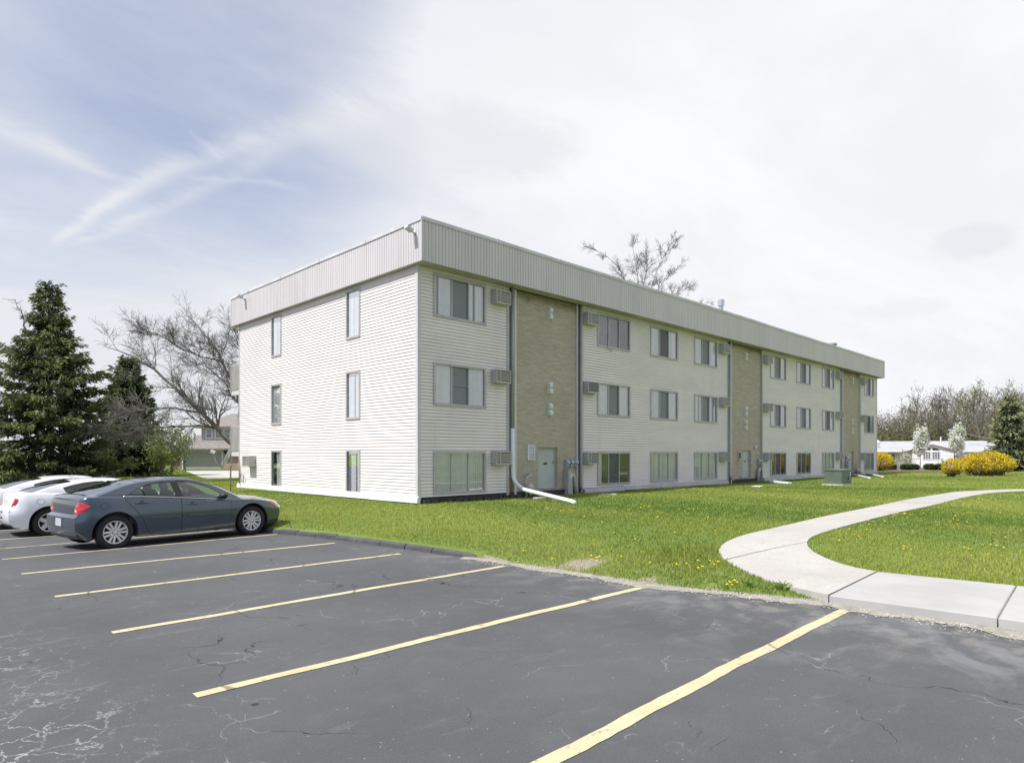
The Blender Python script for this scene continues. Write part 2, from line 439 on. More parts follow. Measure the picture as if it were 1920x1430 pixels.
def mat_asphalt():
    m, t, b, P, tc = newmat('asphalt')
    sep = t.new('ShaderNodeSeparateXYZ'); t._set(sep.inputs[0], P)
    u, v = sep.outputs[0], sep.outputs[1]
    n0, _ = t.noise(P, .45, 5, .6); n1, _ = t.noise(P, 2.3, 5, .65); n2, _ = t.noise(P, 55, 4, .75); n3, _ = t.noise(P, 160, 2, .6)
    c = t.mix(t.ramp(n0, .3, .7), (.083, .085, .089), (.107, .109, .112))
    c = t.mix(t.ramp(n1, .45, .75, 0, .35), c, (.135, .135, .136))
    c = t.mix(t.ramp(n2, .40, .75, 0, .40), c, (.045, .045, .048))
    c = t.mix(t.ramp(n3, .60, .72, 0, .5), c, (.25, .245, .235))
    # pale scuffs and dust
    sc, _ = t.noise(t.scalev(P, (1.2, 4.0, 1)), .9, 6, .7, .6)
    c = t.mix(t.ramp(sc, .57, .74, 0, .32), c, (.20, .20, .195))
    dust = t.math('MULTIPLY', t.ramp(u, 6.1, 8.1), t.ramp(n1, .45, .62))
    dust = t.math('MULTIPLY', dust, t.ramp(v, 14, 8))
    c = t.mix(t.math('MULTIPLY', dust, .6), c, (.235, .222, .195))
    sm_, _ = t.noise(t.scalev(P, (1, 1.4, 1)), .8, 5, .65, .8)
    smear = t.math('MULTIPLY', t.ramp(u, 5.0, 7.2), t.ramp(v, 6.0, 4.0)); smear = t.math('MULTIPLY', smear, t.ramp(sm_, .48, .66, 0, .55))
    c = t.mix(smear, c, (.22, .225, .235))
    # small pale stones and dark drips
    vd = t.vor(P, 9.0, 'F1'); c = t.mix(t.ramp(vd, .07, .05, 0, .7), c, (.33, .325, .30))
    vd3 = t.vor(P, 26.0, 'F1'); c = t.mix(t.ramp(vd3, .13, .07, 0, .45), c, (.24, .24, .235))
    vd2 = t.vor(P, 1.3, 'F1'); c = t.mix(t.ramp(vd2, .05, .035, 0, .75), c, (.02, .02, .022))
    # long cracks
    _, wc = t.noise(P, 1.0, 4, .56)
    W = t.vmath('ADD', P, t.vmath('SCALE', t.vmath('SUBTRACT', wc, (.5, .5, .5)), .9))
    Wf = t.vmath('SCALE', W, 1.0)
    d1 = t.vor(W, .40)
    gap, _ = t.noise(P, .55, 3, .6)
    wid = t.math('MULTIPLY', t.ramp(gap, .46, .64), .0026)
    k1 = t.ramp(t.math('SUBTRACT', d1, wid), -.0012, .0006, 1, 0)
    fill, _ = t.noise(P, .7, 4, .6)
    crackcol = t.mix(t.ramp(fill, .56, .64), (.016, .016, .017), (.34, .33, .29))
    c = t.mix(t.math('MULTIPLY', k1, t.ramp(n1, .34, .50, .35, 1)), c, crackcol)
    # hairline cracks branching between them
    d2 = t.vor(W, 1.15); g2, _ = t.noise(P, .9, 4, .6)
    k2 = t.math('MULTIPLY', t.ramp(d2, .007, .002), t.ramp(g2, .50, .60))
    c = t.mix(t.math('MULTIPLY', k2, .55), c, t.mix(t.ramp(fill, .44, .52), (.015, .015, .016), (.34, .33, .30)))
    # crazed, salt filled patch where the lane meets the stalls
    _, wc2 = t.noise(P, 5.0, 4, .6)
    W2 = t.vmath('ADD', P, t.vmath('SCALE', t.vmath('SUBTRACT', wc2, (.5, .5, .5)), .30))
    d3 = t.vor(W2, 3.6)
    reg = t.math('MULTIPLY', t.ramp(t.math('ADD', u, t.math('MULTIPLY', t.math('SUBTRACT', n0, .5), 2.0)), 1.55, .6), t.ramp(v, 2.2, 3.6))
    reg = t.math('MULTIPLY', reg, t.ramp(v, 9.5, 7.2))
    k3 = t.math('MULTIPLY', t.math('MULTIPLY', t.ramp(d3, .022, .008), reg), t.ramp(n1, .40, .56))
    k3 = t.math('MULTIPLY', k3, t.ramp(n2, .28, .46))
    c = t.mix(t.math('MULTIPLY', k3, .85), c, (.40, .39, .36))
    t._set(b.inputs['Base Color'], c)
    t._set(b.inputs['Roughness'], t.ramp(n1, .3, .7, .78, .92)); b.inputs['Specular IOR Level'].default_value = .3
    h = t.math('ADD', t.math('MULTIPLY', n2, .5), n3)
    h = t.math('SUBTRACT', h, t.math('MULTIPLY', k1, 1.5))
    bp = t.new('ShaderNodeBump'); bp.inputs['Strength'].default_value = .45; bp.inputs['Distance'].default_value = .006
    t._set(bp.inputs['Height'], h); t._set(b.inputs['Normal'], bp.outputs[0])
    return m

def mat_line():
    m, t, b, P, tc = newmat('line_paint')
    n1, _ = t.noise(P, 1.6, 4, .6); n2, _ = t.noise(P, 60, 4, .7); n3, _ = t.noise(P, 9, 4, .7)
    c = t.mix(t.ramp(n1, .3, .7), (.54, .46, .275), (.61, .54, .35))
    c = t.mix(t.ramp(n2, .42, .70, 0, .42), c, (.36, .31, .19))
    c = t.mix(t.ramp(n3, .58, .68, 0, .7), c, (.16, .155, .14))
    # the crack network runs through the paint
    _, wc = t.noise(P, 1.0, 4, .56)
    W = t.vmath('ADD', P, t.vmath('SCALE', t.vmath('SUBTRACT', wc, (.5, .5, .5)), .9))
    d1 = t.vor(W, .40)
    c = t.mix(t.ramp(d1, .010, .004, 0, .7), c, (.12, .11, .08))
    t._set(b.inputs['Base Color'], c); b.inputs['Roughness'].default_value = .8; b.inputs['Specular IOR Level'].default_value = .25
    bp = t.new('ShaderNodeBump'); bp.inputs['Strength'].default_value = .4; bp.inputs['Distance'].default_value = .005
    t._set(bp.inputs['Height'], n2); t._set(b.inputs['Normal'], bp.outputs[0])
    return m

def mat_aggregate():
    m, t, b, P, tc = newmat('exposed_aggregate')
    n1, _ = t.noise(P, .8, 4, .6); n2, _ = t.noise(P, 46, 3, .8); n3, _ = t.noise(P, 5, 4, .6)
    c = t.mix(t.ramp(n1, .3, .7), (.46, .435, .40), (.52, .495, .455))
    c = t.mix(t.ramp(n2, .38, .66, 0, .62), c, (.32, .30, .27))
    c = t.mix(t.ramp(n3, .48, .72, 0, .45), c, (.36, .345, .31))
    n4, _ = t.noise(P, 1.7, 5, .65)
    c = t.mix(t.ramp(n4, .55, .70, 0, .3), c, (.33, .31, .27))
    t._set(b.inputs['Base Color'], c); b.inputs['Roughness'].default_value = .9
    bp = t.new('ShaderNodeBump'); bp.inputs['Strength'].default_value = .6; bp.inputs['Distance'].default_value = .008
    t._set(bp.inputs['Height'], n2); t._set(b.inputs['Normal'], bp.outputs[0])
    return m

M['lawn'] = mat_ground(True); M['far'] = mat_ground(False)
M['asphalt'] = mat_asphalt(); M['line'] = mat_line(); M['aggregate'] = mat_aggregate()
M['gravel'] = mat('gravel', (.36, .335, .28), .95, .22, 6, bump=.8, bscale=40, fine=.6)
M['curbblack'] = mat('curbblack', (.085, .086, .089), .85, .2, 3, bump=.5, bscale=40, fine=.3, dirt=((.14, .14, .135), .5))
M['pebble'] = mat('pebble', (.42, .40, .35), .9, .3, 9)

# far ground out to the horizon
g = MB()
xs = [-3000, -400, -120, -45, 60, 200, 600, 3000]
g.grid([[(x, y, -.45) for x in xs] for y in xs], flip=True)
struct(g.build('ground', M['far']))

# the parking lot
us = [-90, -60, -40, -25, -15, -8, -4, 0, 3, 5]; vs = list(np.arange(-60, 0, 5)) + list(np.arange(0, 32, .5)) + [33, 36, 40, 45, 55, 70, 90]
g = MB(); rows = []
for v in vs:
    e = float(E(v)) + .12; z = float(lotz(v))
    rows.append([(u, v, z) for u in us] + [(5 + (e - 5) * .5 if e > 5.2 else e, v, z), (e + .05, v, z - .001)])
g.grid(rows, flip=True)
struct(g.build('parking_lot', M['asphalt']))

# the lawn, one raised sheet from the lot's edge outwards
wl = [.0, .04, .1, .18, .3, .45, .65, .9] + list(np.arange(1.2, 14, .4)) + list(np.arange(14, 60, 1.5)) + [62, 70, 85, 110, 150, 220, 330, 500, 900, 1600, 2600]
vl = [-1500, -700, -300, -150, -80, -50, -30, -20, -12, -8, -5, -3] + list(np.arange(-2, 18, .25)) + list(np.arange(18, 60, 1.0)) + [65, 75, 90, 120, 170, 260, 420, 800, 1600, 2600]
W_, V_ = np.meshgrid(np.array(wl), np.array(vl))
U_ = E(V_) + W_ + .02
# ragged edge where there is no kerb
rag = .10 * (np.sin(V_ * 3.1) * .5 + np.sin(V_ * 7.3 + 1) * .35 + np.sin(V_ * 15.1 + 2) * .25) * nsm(9, 8, V_) * nsm(2.9, 3.2, V_) * np.exp(-W_ * 3)
U_ = U_ + rag
Z_ = zl(U_, V_)
kerbed = (V_ > 8.6)
Z_ = np.where((W_ < .01), Z_ - .12, Z_)
pts = np.stack([U_, V_, Z_], -1).reshape(-1, 3)
nw, nv = len(wl), len(vl)
ii, jj = np.meshgrid(np.arange(nw - 1), np.arange(nv - 1))
a = jj * nw + ii
fc = np.stack([a, a + 1, a + 1 + nw, a + nw], -1).reshape(-1, 4)
cen = pts[fc].mean(1); wc = cen[:, 0] - E(cen[:, 1])
def bare(u, v):
    """how bare the soil is: the strip along the lot and the worn patches beside it"""
    w = u - E(v)
    d = np.exp(-np.maximum(w, 0) / .16) * .95 * nsm(9.2, 8.2, v)
    for (px, py, r, s) in ((1095, 1056, .42, .95), (1010, 1066, .35, .75), (1330, 1105, .25, .6), (1215, 1092, .35, .6), (1345, 1075, .16, .6)):
        c = gpl(px, py)
        d = np.maximum(d, s * np.exp(-((u - c[0]) ** 2 * .8 + (v - c[1]) ** 2) / (r * r)))
    return d
bc = bare(cen[:, 0], cen[:, 1])
ob = np_mesh('lawn', pts, fc, M['lawn'], cols=np.stack([bc, bc, bc], -1), smooth=True)
struct(ob)

# kerb
g = MB()
vk = [8.62] + list(np.arange(9.0, 31, .75))
for i in range(len(vk) - 1):
    a0, a1 = vk[i] + .006, vk[i + 1] - .006
    j = rnd.uniform(-.012, .012); top = .105 + rnd.uniform(-.012, .01)
    def pt(v, du, z): return (float(E(v)) + du + j, v, z + float(lotz(v)))
    prof = [(-.02, -.02), (-.005, top - .035), (.03, top), (.17, top + .004), (.20, -.02)]
    if i == 0: 
        A = [pt(a0 + .10 * k / 4, p[0] + .03, p[1] if k not in (1, 2, 3) else p[1] - .03) for k, p in enumerate(prof)]
    else: A = [pt(a0, *p) for p in prof]
    g.add(A + [pt(a1, *p) for p in prof], [(k, k + 1, k + 6, k + 5) for k in range(4)] + [(0, 4, 3, 2, 1), (5, 6, 7, 8, 9)])
struct(g.build('kerb', M['curbblack'], fixn=True))

# gravel strip between asphalt and lawn, and along the pavement
g = MB(); rows = []
for v in np.arange(-6, 8.9, .12):
    e = float(E(v)); f = float(nsm(9.0, 8.3, v))
    if v < 3.0:
        lo = e - .16 + .09 * math.sin(v * 4.3) + rnd.uniform(-.05, .05); hi = e + .06
    else:
        lo = e - .10 + .07 * math.sin(v * 3.3) + rnd.uniform(-.05, .05); hi = e + .10 * f + .08
    rows.append([(lo, v, .0045), ((lo + hi) / 2, v, .018 + rnd.uniform(0, .012)), (hi, v, .020)])
g.grid(rows, flip=True)
struct(g.build('gravel_strip', M['gravel']))
pv = []; pf = []
for i in range(2600):
    v = rnd.uniform(-2, 8.6); e = float(E(v))
    u = e + rnd.gauss(-.10, .13) if v < 3 else e + rnd.gauss(-.02, .12)
    if v < 3 and u > e - .02: continue
    s = rnd.uniform(.005, .014); z = .018; o = len(pv)
    pv += [(u - s, v, z), (u, v - s * .8, z), (u + s, v, z), (u, v + s * .8, z), (u, v, z + s * .9)]
    pf += [(o, o + 1, o + 4), (o + 1, o + 2, o + 4), (o + 2, o + 3, o + 4), (o + 3, o, o + 4)]
tag(np_mesh('gravel_stones', np.array(pv), np.array(pf), M['pebble']), 'loose pale gravel along the edge of the asphalt', 'gravel', kind='stuff')

# parking lines
def pline(p0, p1, w, name='parking_line', hook=None):
    g = MB(); rows = []
    p0 = Vector(p0); p1 = Vector(p1); d = p1 - p0; L = d.length; d.normalize(); nrm = Vector((-d.y, d.x))
    n = max(8, int(L / .12)); ph = rnd.uniform(0, 9)
    for i in range(n + 1):
        s = L * i / n; c = p0 + d * s + nrm * (.009 * math.sin(s * 1.7 + ph) + .006 * math.sin(s * 4.3 + ph * 2))
        if hook: c = c + nrm * hook * max(0, (s / L - .8) / .2) ** 2
        a = w / 2 + rnd.uniform(-.005, .005); b_ = w / 2 + rnd.uniform(-.005, .005)
        q0 = c - nrm * a; q1 = c + nrm * b_
        rows.append([(q0.x, q0.y, float(lotz(q0.y)) + .005), (q1.x, q1.y, float(lotz(q1.y)) + .005)])
    g.grid(rows, flip=True)
    return struct(g.build(name, M['line']))
lines = [(gp(1020, 1430), gp(1582, 1142), .125, -.04), (gp(365, 1304), gp(1203, 1101), .115, 0), (gp(210, 1186), gp(945, 1061), .112, 0), (gp(103, 1118.5), gp(750, 1038), .11, 0),
         (gp(40, 1075.5), gp(628, 1018), .11, 0)]
for (a_, b_, w, hk) in lines:
    if a_[0] < 3.2 and a_[0] > 2.4:
        d = Vector(b_) - Vector(a_); a_ = tuple(Vector(a_) - d * ((a_[0] - 1.75) / d.x))
    pline(a_, b_, w, hook=hk)
for v in (14.85, 17.3, 19.75, 22.2, 24.65, 27.1):
    pline((1.72, v - .05), (float(E(v)) - .12, v + .05), .11)
for v in (.3, -2.2, -4.7): pline((1.75, v), (8.2, v), .11)

# ------------------------------------------------------------------ footpath
def resample(pl, n):
    pl = np.array(pl); d = np.r_[0, np.cumsum(np.linalg.norm(np.diff(pl, axis=0), axis=1))]
    s = np.linspace(0, d[-1], n)
    return np.stack([np.interp(s, d, pl[:, k]) for k in range(pl.shape[1])], -1)
def smoothpl(p, it=3):
    p = np.array(p, dtype=float)
    for _ in range(it):
        q = p.copy(); q[1:-1] = (p[:-2] + 2 * p[1:-1] + p[2:]) / 4; p = q
    return p
outer_px = [(1552, 1116), (1490, 1104), (1430, 1089), (1390, 1075), (1352, 1057), (1335, 1041), (1338, 1026), (1366, 1012), (1430, 997), (1490, 982), (1550, 968), (1610, 956), (1700, 937), (1790, 922.5), (1850, 919.3), (1920, 917.2), (2100, 914), (2300, 911)]
inner_px = [(1645, 1071), (1600, 1064), (1560, 1057), (1530, 1046), (1508, 1034), (1499, 1024), (1506, 1013), (1530, 1004), (1570, 992), (1610, 981), (1660, 968), (1700, 958.5), (1800, 934.5), (1850, 925.5), (1920, 921), (2100, 917), (2300, 913.5)]
PO = smoothpl(resample([gp(1555, 1115, .122)] + [gpl(*p)[:2] for p in outer_px[1:]], 110), 6)
PI = smoothpl(resample([gp(1645, 1071, .122)] + [gpl(*p)[:2] for p in inner_px[1:]], 110), 6)
PATH_POLY = np.vstack([PO, PI[::-1]])
def path_z(u, v, f=1.0):
    k = float(nsm(5.2, 3.6, v)); return max(float(zl(u, v)) + .022, .118 * k * f)
joint_i = {6, 17, 27, 40, 50, 62, 74, 84, 92, 98}
def slab(name, i0, i1, m, lift=0.0):
    g = MB(); top = []; lo = []; ro = []
    for i in range(i0, i1 + 1):
        o, n = PO[i], PI[i]
        if i in (i0, i1):       # a narrow open joint
            sgn = 1 if i == i0 else -1
            k = min(len(PO) - 1, max(0, i + sgn)); f = .055
            o = o + (PO[k] - o) * f; n = n + (PI[k] - n) * f
        row = []
        for s in (0, .33, .67, 1):
            q = o + (n - o) * s
            row.append((q[0], q[1], path_z(q[0], q[1], 1 - .62 * (1 - s) * min(1, i / 4)) + lift))
        top.append(row)
    g.grid(top)
    for side in (0, 3):
        g.grid([[r[side] for r in top], [(r[side][0], r[side][1], r[side][2] - .12) for r in top]])
    for e in (0, -1):
        g.grid([top[e], [(p[0], p[1], p[2] - .12) for p in top[e]]])
    return g.build(name, m, fixn=True)
ks = [0] + sorted(joint_i) + [109]
for a_, b_ in zip(ks[:-1], ks[1:]):
    o = slab('footpath', a_, b_, M['concrete'] if a_ == 27 + 13 else M['aggregate'], rnd.uniform(-.004, .006))
    struct(o)
# concrete pavement slabs along the lot
def pave(vs_):
    g = MB(); z = .122
    c = .012
    bot = [(u, v, -.05) for u, v in vs_]; mid = [(u, v, z - c) for u, v in vs_]
    cu = sum(p[0] for p in vs_) / 4; cv = sum(p[1] for p in vs_) / 4
    tp = [(u + math.copysign(c, cu - u), v + math.copysign(c, cv - v), z) for u, v in vs_]
    g.add(bot + mid + tp, [(i, (i + 1) % 4, 4 + (i + 1) % 4, 4 + i) for i in range(4)] + [(4 + i, 4 + (i + 1) % 4, 8 + (i + 1) % 4, 8 + i) for i in range(4)] + [(8, 9, 10, 11)])
    return struct(g.build('pavement', M['concrete'], fixn=True))
S0 = gp(1555, 1115, .122); S1 = gp(1645, 1071, .122); T0 = gp(1871, 1157, .122); T1 = gp(1906, 1097, .122)
PAVE = []
def lerp(a, b, t): return a + (b - a) * t
v_a = [S0[1], S1[1]]
g_u0 = S0[0]; g_u1 = S1[0]
dv = (S0[1] - T0[1])
for k in range(5):
    if k == 0: q = [S0, S1, (T1[0], T1[1] + .008), (T0[0], T0[1] + .008)]
    else: q = [(T0[0], T0[1] - dv * (k - 1) - .006), (T1[0], T1[1] - dv * (k - 1) - .006), (T1[0], T1[1] - dv * k + .006), (T0[0], T0[1] - dv * k + .006)]
    pave(q)
g = MB()
g.grid([[(o[0] + (n[0] - o[0]) * s, o[1] + (n[1] - o[1]) * s, path_z(*(o + (n - o) * s), 1 - .62 * (1 - s)) - .028) for s in (.03, .35, .65, .97)] for o, n in zip(PO, PI)])
struct(g.build('path_bed', M['gravel']))
g = MB(); g.box(T0[0] + .05, T1[0] - .06, T0[1] - dv * 4.5, S0[1] - .02, .0, .098); struct(g.build('pavement_bed', M['gravel']))
def in_poly(u, v, poly):
    inside = np.zeros(len(u), dtype=bool); n = len(poly); j = n - 1
    for i in range(n):
        yi, yj = poly[i, 1], poly[j, 1]; xi, xj = poly[i, 0], poly[j, 0]
        c = ((yi > v) != (yj > v)) & (u < (xj - xi) * (v - yi) / (yj - yi + 1e-12) + xi)
        inside ^= c; j = i
    return inside
def lowfreq(u, v, s, seed):
    r = np.random.default_rng(seed); o = np.zeros_like(u)
    for k in range(6):
        a = r.uniform(0, 6.28); f = s * r.uniform(.6, 1.8); o += np.sin((u * math.cos(a) + v * math.sin(a)) * f + r.uniform(0, 6.28))
    return o / 6
# ------------------------------------------------------------------ apartment building
BLEN = RU(1643.6) - UC           # length of the long facade
BDEP = LV(449.5) - VC            # depth of the block
U1 = UC + BLEN; V1 = VC + BDEP
ZS = 7.49                        # underside of the soffit
bld = thing('apartment_building', 'long three storey apartment block with pale lap siding, brick panels and deep flat roof band', 'apartment building', (UC, VC, .3))
BO = (UC, VC, .3)
def bp_(mb, name, m, smooth=False, fixn=False, parent=None, label=None):
    o = mb.build(name, m, parent or bld, smooth, origin=BO, fixn=fixn)
    if label: o['label'] = label
    return o
class Face:
    """a facade: s along it, n outwards"""
    def __init__(s, kind): s.k = kind
    def p(s, a, z, n): return (a, VC - n, z) if s.k == 'long' else (UC - n, a, z)
    def box(s, mb, a0, a1, z0, z1, n0, n1):
        if s.k == 'long': mb.box(a0, a1, VC - n1, VC - n0, z0, z1)
        else: mb.box(UC - n1, UC - n0, a0, a1, z0, z1)
FL = Face('long'); FE = Face('end')
EXP = .1017
def siding(face, a0, a1, z0, z1, holes, name):
    mb = MB(); nz = int(round((z1 - z0) / EXP)); ex = (z1 - z0) / nz
    for k in range(nz):
        zb = z0 + k * ex; zt = zb + ex
        # split the course at the hole edges so that openings are exact
        cuts = sorted({zb, zt} | {q for h in holes for q in (h[2], h[3]) if zb < q < zt})
        for c0, c1 in zip(cuts[:-1], cuts[1:]):
            zm = (c0 + c1) / 2
            spans = [(a0, a1)]
            for h in holes:
                if h[2] < zm < h[3]:
                    ns = []
                    for s in spans:
                        if h[1] <= s[0] or h[0] >= s[1]: ns.append(s); continue
                        if h[0] > s[0]: ns.append((s[0], h[0]))
                        if h[1] < s[1]: ns.append((h[1], s[1]))
                    spans = ns
            LIP = .024 if face.k == 'long' else .018
            def nn(z): return .006 + LIP * (1 - (z - zb) / ex)
            G = .015 if face.k == 'long' else .014
            if c0 == zb:
                cb = min(c0 + G, c1)
                for s in spans:
                    mb.add([face.p(s[0], c0, -.003), face.p(s[1], c0, -.003), face.p(s[1], cb, -.003), face.p(s[0], cb, -.003)], [(0, 1, 2, 3)])
                    mb.add([face.p(s[0], cb, -.003), face.p(s[1], cb, -.003), face.p(s[1], cb, nn(cb)), face.p(s[0], cb, nn(cb))], [(0, 1, 2, 3)])
                if cb >= c1: continue
                cs = cb
            else: cs = c0
            for s in spans:
                mb.add([face.p(s[0], cs, nn(cs)), face.p(s[1], cs, nn(cs)), face.p(s[1], c1, nn(c1)), face.p(s[0], c1, nn(c1))], [(0, 1, 2, 3)])
    return bp_(mb, name, M['siding'])

ROWS = [(.635, 1.895), (3.355, 4.615), (6.065, 7.325)]
def window(face, a0, a1, z0, z1, style, lites=3, seed=0):
    r = random.Random(seed)
    fr = MB(); fw = .045
    # outer frame, proud of the siding
    face.box(fr, a0 - .03, a0 + fw, z0 - .03, z1 + .03, -.10, .042)
    face.box(fr, a1 - fw, a1 + .03, z0 - .03, z1 + .03, -.10, .042)
    face.box(fr, a0 + fw, a1 - fw, z1 - fw, z1 + .03, -.10, .042)
    face.box(fr, a0 + fw, a1 - fw, z0 - .03, z0 + fw, -.10, .046)
    w = bp_(fr, 'window', M['wframe'])
    w_a = (a1 - a0) / lites
    for k in range(1, lites):
        ml = MB(); c = a0 + w_a * k
        face.box(ml, c - .016, c + .016, z0 + fw, z1 - fw, -.07, .020)
        bp_(ml, 'mullion', M['wmull'], parent=w)
    if style == 'bar':
        ml = MB(); c = a0 + w_a; face.box(ml, c + .02, c + w_a - .02, (z0 + z1) / 2 - .012, (z0 + z1) / 2 + .012, -.025, .012)
        bp_(ml, 'screen_bar', M['greymetal'], parent=w)
    gl = MB()
    for k in range(lites):
        b0 = a0 + w_a * k + .02; b1 = a0 + w_a * (k + 1) - .02
        n = -.008 if k != 1 else -.022
        dz = r.uniform(-.003, .003)
        gl.add([face.p(b0, z0 + fw, n + dz), face.p(b1, z0 + fw, n - dz), face.p(b1, z1 - fw, n - dz), face.p(b0, z1 - fw, n + dz)], [(0, 1, 2, 3)])
    bp_(gl, 'pane', M['glass'] if face.k == 'long' else M['glass_side'], parent=w)
    # what hangs behind the glass
    def blind(b0, b1, m, gapp=.0):
        mb = MB(); n = max(2, int((b1 - b0) / .085))
        for i in range(n):
            if gapp and r.random() < gapp: continue
            c0 = b0 + (b1 - b0) * i / n; c1 = b0 + (b1 - b0) * (i + 1) / n
            t = r.uniform(-.005, .005)
            mb.add([face.p(c0 - .004, z0 + .04, -.036 + t), face.p(c1 + .004, z0 + .04, -.042 - t), face.p(c1 + .004, z1 - .04, -.042 - t), face.p(c0 - .004, z1 - .04, -.036 + t)], [(0, 1, 2, 3)])
        if mb.f: bp_(mb, 'blind', m, parent=w)
    L = [a0 + w_a * k for k in range(lites + 1)]
    if style in ('std', 'bar', 'halfopen'):
        gp_ = r.choice([0, 0, .08, .15])
        blind(L[0] + .03, L[1] - .02, M['blind'], gp_ if style != 'bar' else 0); blind(L[2] + .02, L[3] - .03, M['blind'], gp_)
        if style != 'halfopen': 
            mb = MB()
            mb.add([face.p(L[1], z0, -.095), face.p(L[2], z0, -.095), face.p(L[2], z1, -.095), face.p(L[1], z1, -.095)], [(0, 1, 2, 3)])
            bp_(mb, 'curtain', M['blind'], parent=w)
        sc = MB(); f1 = L[2] - .022
        sc.add([face.p(L[1] + .022, z0 + fw, -.010), face.p(f1, z0 + fw, -.010), face.p(f1, z1 - fw, -.010), face.p(L[1] + .022, z1 - fw, -.010)], [(0, 1, 2, 3)])
        bp_(sc, 'insect_screen', M['mesh'], parent=w)
    elif style == 'ground':
        blind(L[0] + .03, L[3] - .03, M['blindg'], r.choice([0, 0, .05]))
    elif style == 'groundmix':
        blind(L[0] + .03, L[0] + w_a * .45, M['blindg'])
        sc = MB()
        sc.add([face.p(L[1] + .022, z0 + fw, -.010), face.p(L[2] - .022, z0 + fw, -.010), face.p(L[2] - .022, z1 - fw, -.010), face.p(L[1] + .022, z1 - fw, -.010)], [(0, 1, 2, 3)])
        bp_(sc, 'insect_screen', M['mesh'], parent=w)
    elif style == 'side':
        blind(a0 + .05, a0 + (a1 - a0) * r.uniform(.55, .75), M['blind'], .1)
    elif style == 'sidefull':
        blind(a0 + .05, a1 - .05, M['blind'], .06)
    # dim room behind
    rm = MB(); d = -.62
    P_ = [face.p(a0 - .05, z0 - .05, d), face.p(a1 + .05, z0 - .05, d), face.p(a1 + .05, z1 + .05, d), face.p(a0 - .05, z1 + .05, d)]
    Q_ = [face.p(a0 - .05, z0 - .05, -.101), face.p(a1 + .05, z0 - .05, -.101), face.p(a1 + .05, z1 + .05, -.101), face.p(a0 - .05, z1 + .05, -.101)]
    rm.add(P_ + Q_, [(0, 1, 2, 3)] + [(i, (i + 1) % 4, 4 + (i + 1) % 4, 4 + i) for i in range(4)])
    bp_(rm, 'room', M['darkroom'], parent=w)
    return w

def meshmat():
    m, t, b, P, tc = newmat('insect_mesh')
    b.inputs['Base Color'].default_value = (.15, .155, .16, 1); b.inputs['Roughness'].default_value = .8
    out = t.n['Material Output']
    tr = t.new('ShaderNodeBsdfTransparent'); mx = t.new('ShaderNodeMixShader'); mx.inputs[0].default_value = .50
    t.l.new(tr.outputs[0], mx.inputs[1]); t.l.new(b.outputs[0], mx.inputs[2]); t.l.new(mx.outputs[0], out.inputs[0])
    return m
M['mesh'] = meshmat()

# ---- columns of windows on the long facade: photo x of the edges, and what each floor shows
WCOL = {'A': (811.6, 912.0), 'B': (1119.0, 1182.5), 'C': (1218.5, 1271.8), 'D': (1300.8, 1345.6), 'E': (1443.4, 1474.8), 'F': (1492.9, 1520.9), 'G': (1540.8, 1564.6), 'H': (1620.0, 1638.8)}
STY = {'A': ('ground', 'bar', 'std'), 'B': ('groundmix', 'std', 'open'), 'C': ('ground', 'std', 'halfopen'), 'D': ('ground', 'std', 'std'),
       'E': ('groundmix', 'std', 'std'), 'F': ('groundmix', 'std', 'std'), 'G': ('ground', 'halfopen', 'std'), 'H': ('ground', 'halfopen', 'std')}
holes = []; k = 0
for c, (x0, x1) in WCOL.items():
    a0, a1 = RU(x0) + .03, RU(x1, .045) - .03
    for fl in range(3):
        z0, z1 = ROWS[fl]
        holes.append((a0, a1, z0, z1)); k += 1
        window(FL, a0, a1, z0, z1, STY[c][fl], seed=k)
mb = MB(); _p = [(RU(1138, .06), VC - .045, RZ(1138, 650, .06)), (RU(1143, .06), VC - .06, RZ(1143, 655, .06)), (RU(1147, .06), VC - .05, RZ(1147, 656, .06)), (RU(1146, .06), VC - .05, RZ(1146, 660, .06))]; mb.tube(_p, .012, 5); bp_(mb, 'loose_trim', M['greymetal'])
# end wall
EW = [(676.3, 649.8), (528.2, 509.6)]; EROWS = [(.44, 1.96), (3.03, 4.62), (5.765, 7.37)]
eholes = []
for i, (xr, xl) in enumerate(EW):
    a0, a1 = LV(xr) + .03, LV(xl) - .03
    for fl, (z0, z1) in enumerate(EROWS):
        eholes.append((a0, a1, z0, z1)); k += 1
        window(FE, a0, a1, z0, z1, ('side', 'sidefull', 'sidefull')[fl], lites=1, seed=k)
# siding runs
ZB = .52
cp = .085
siding(FE, VC + cp, V1 - .05, ZB + .02, ZS - .02, eholes, 'siding_wall')
RUNS = [(UC + cp, RU(949.3)), (RU(1092.3), RU(1363.0)), (RU(1429.6), RU(1574.8)), (RU(1613.3), U1 - .05)]
for a0, a1 in RUNS: siding(FL, a0, a1, ZB, ZS - .02, holes, 'siding_wall')
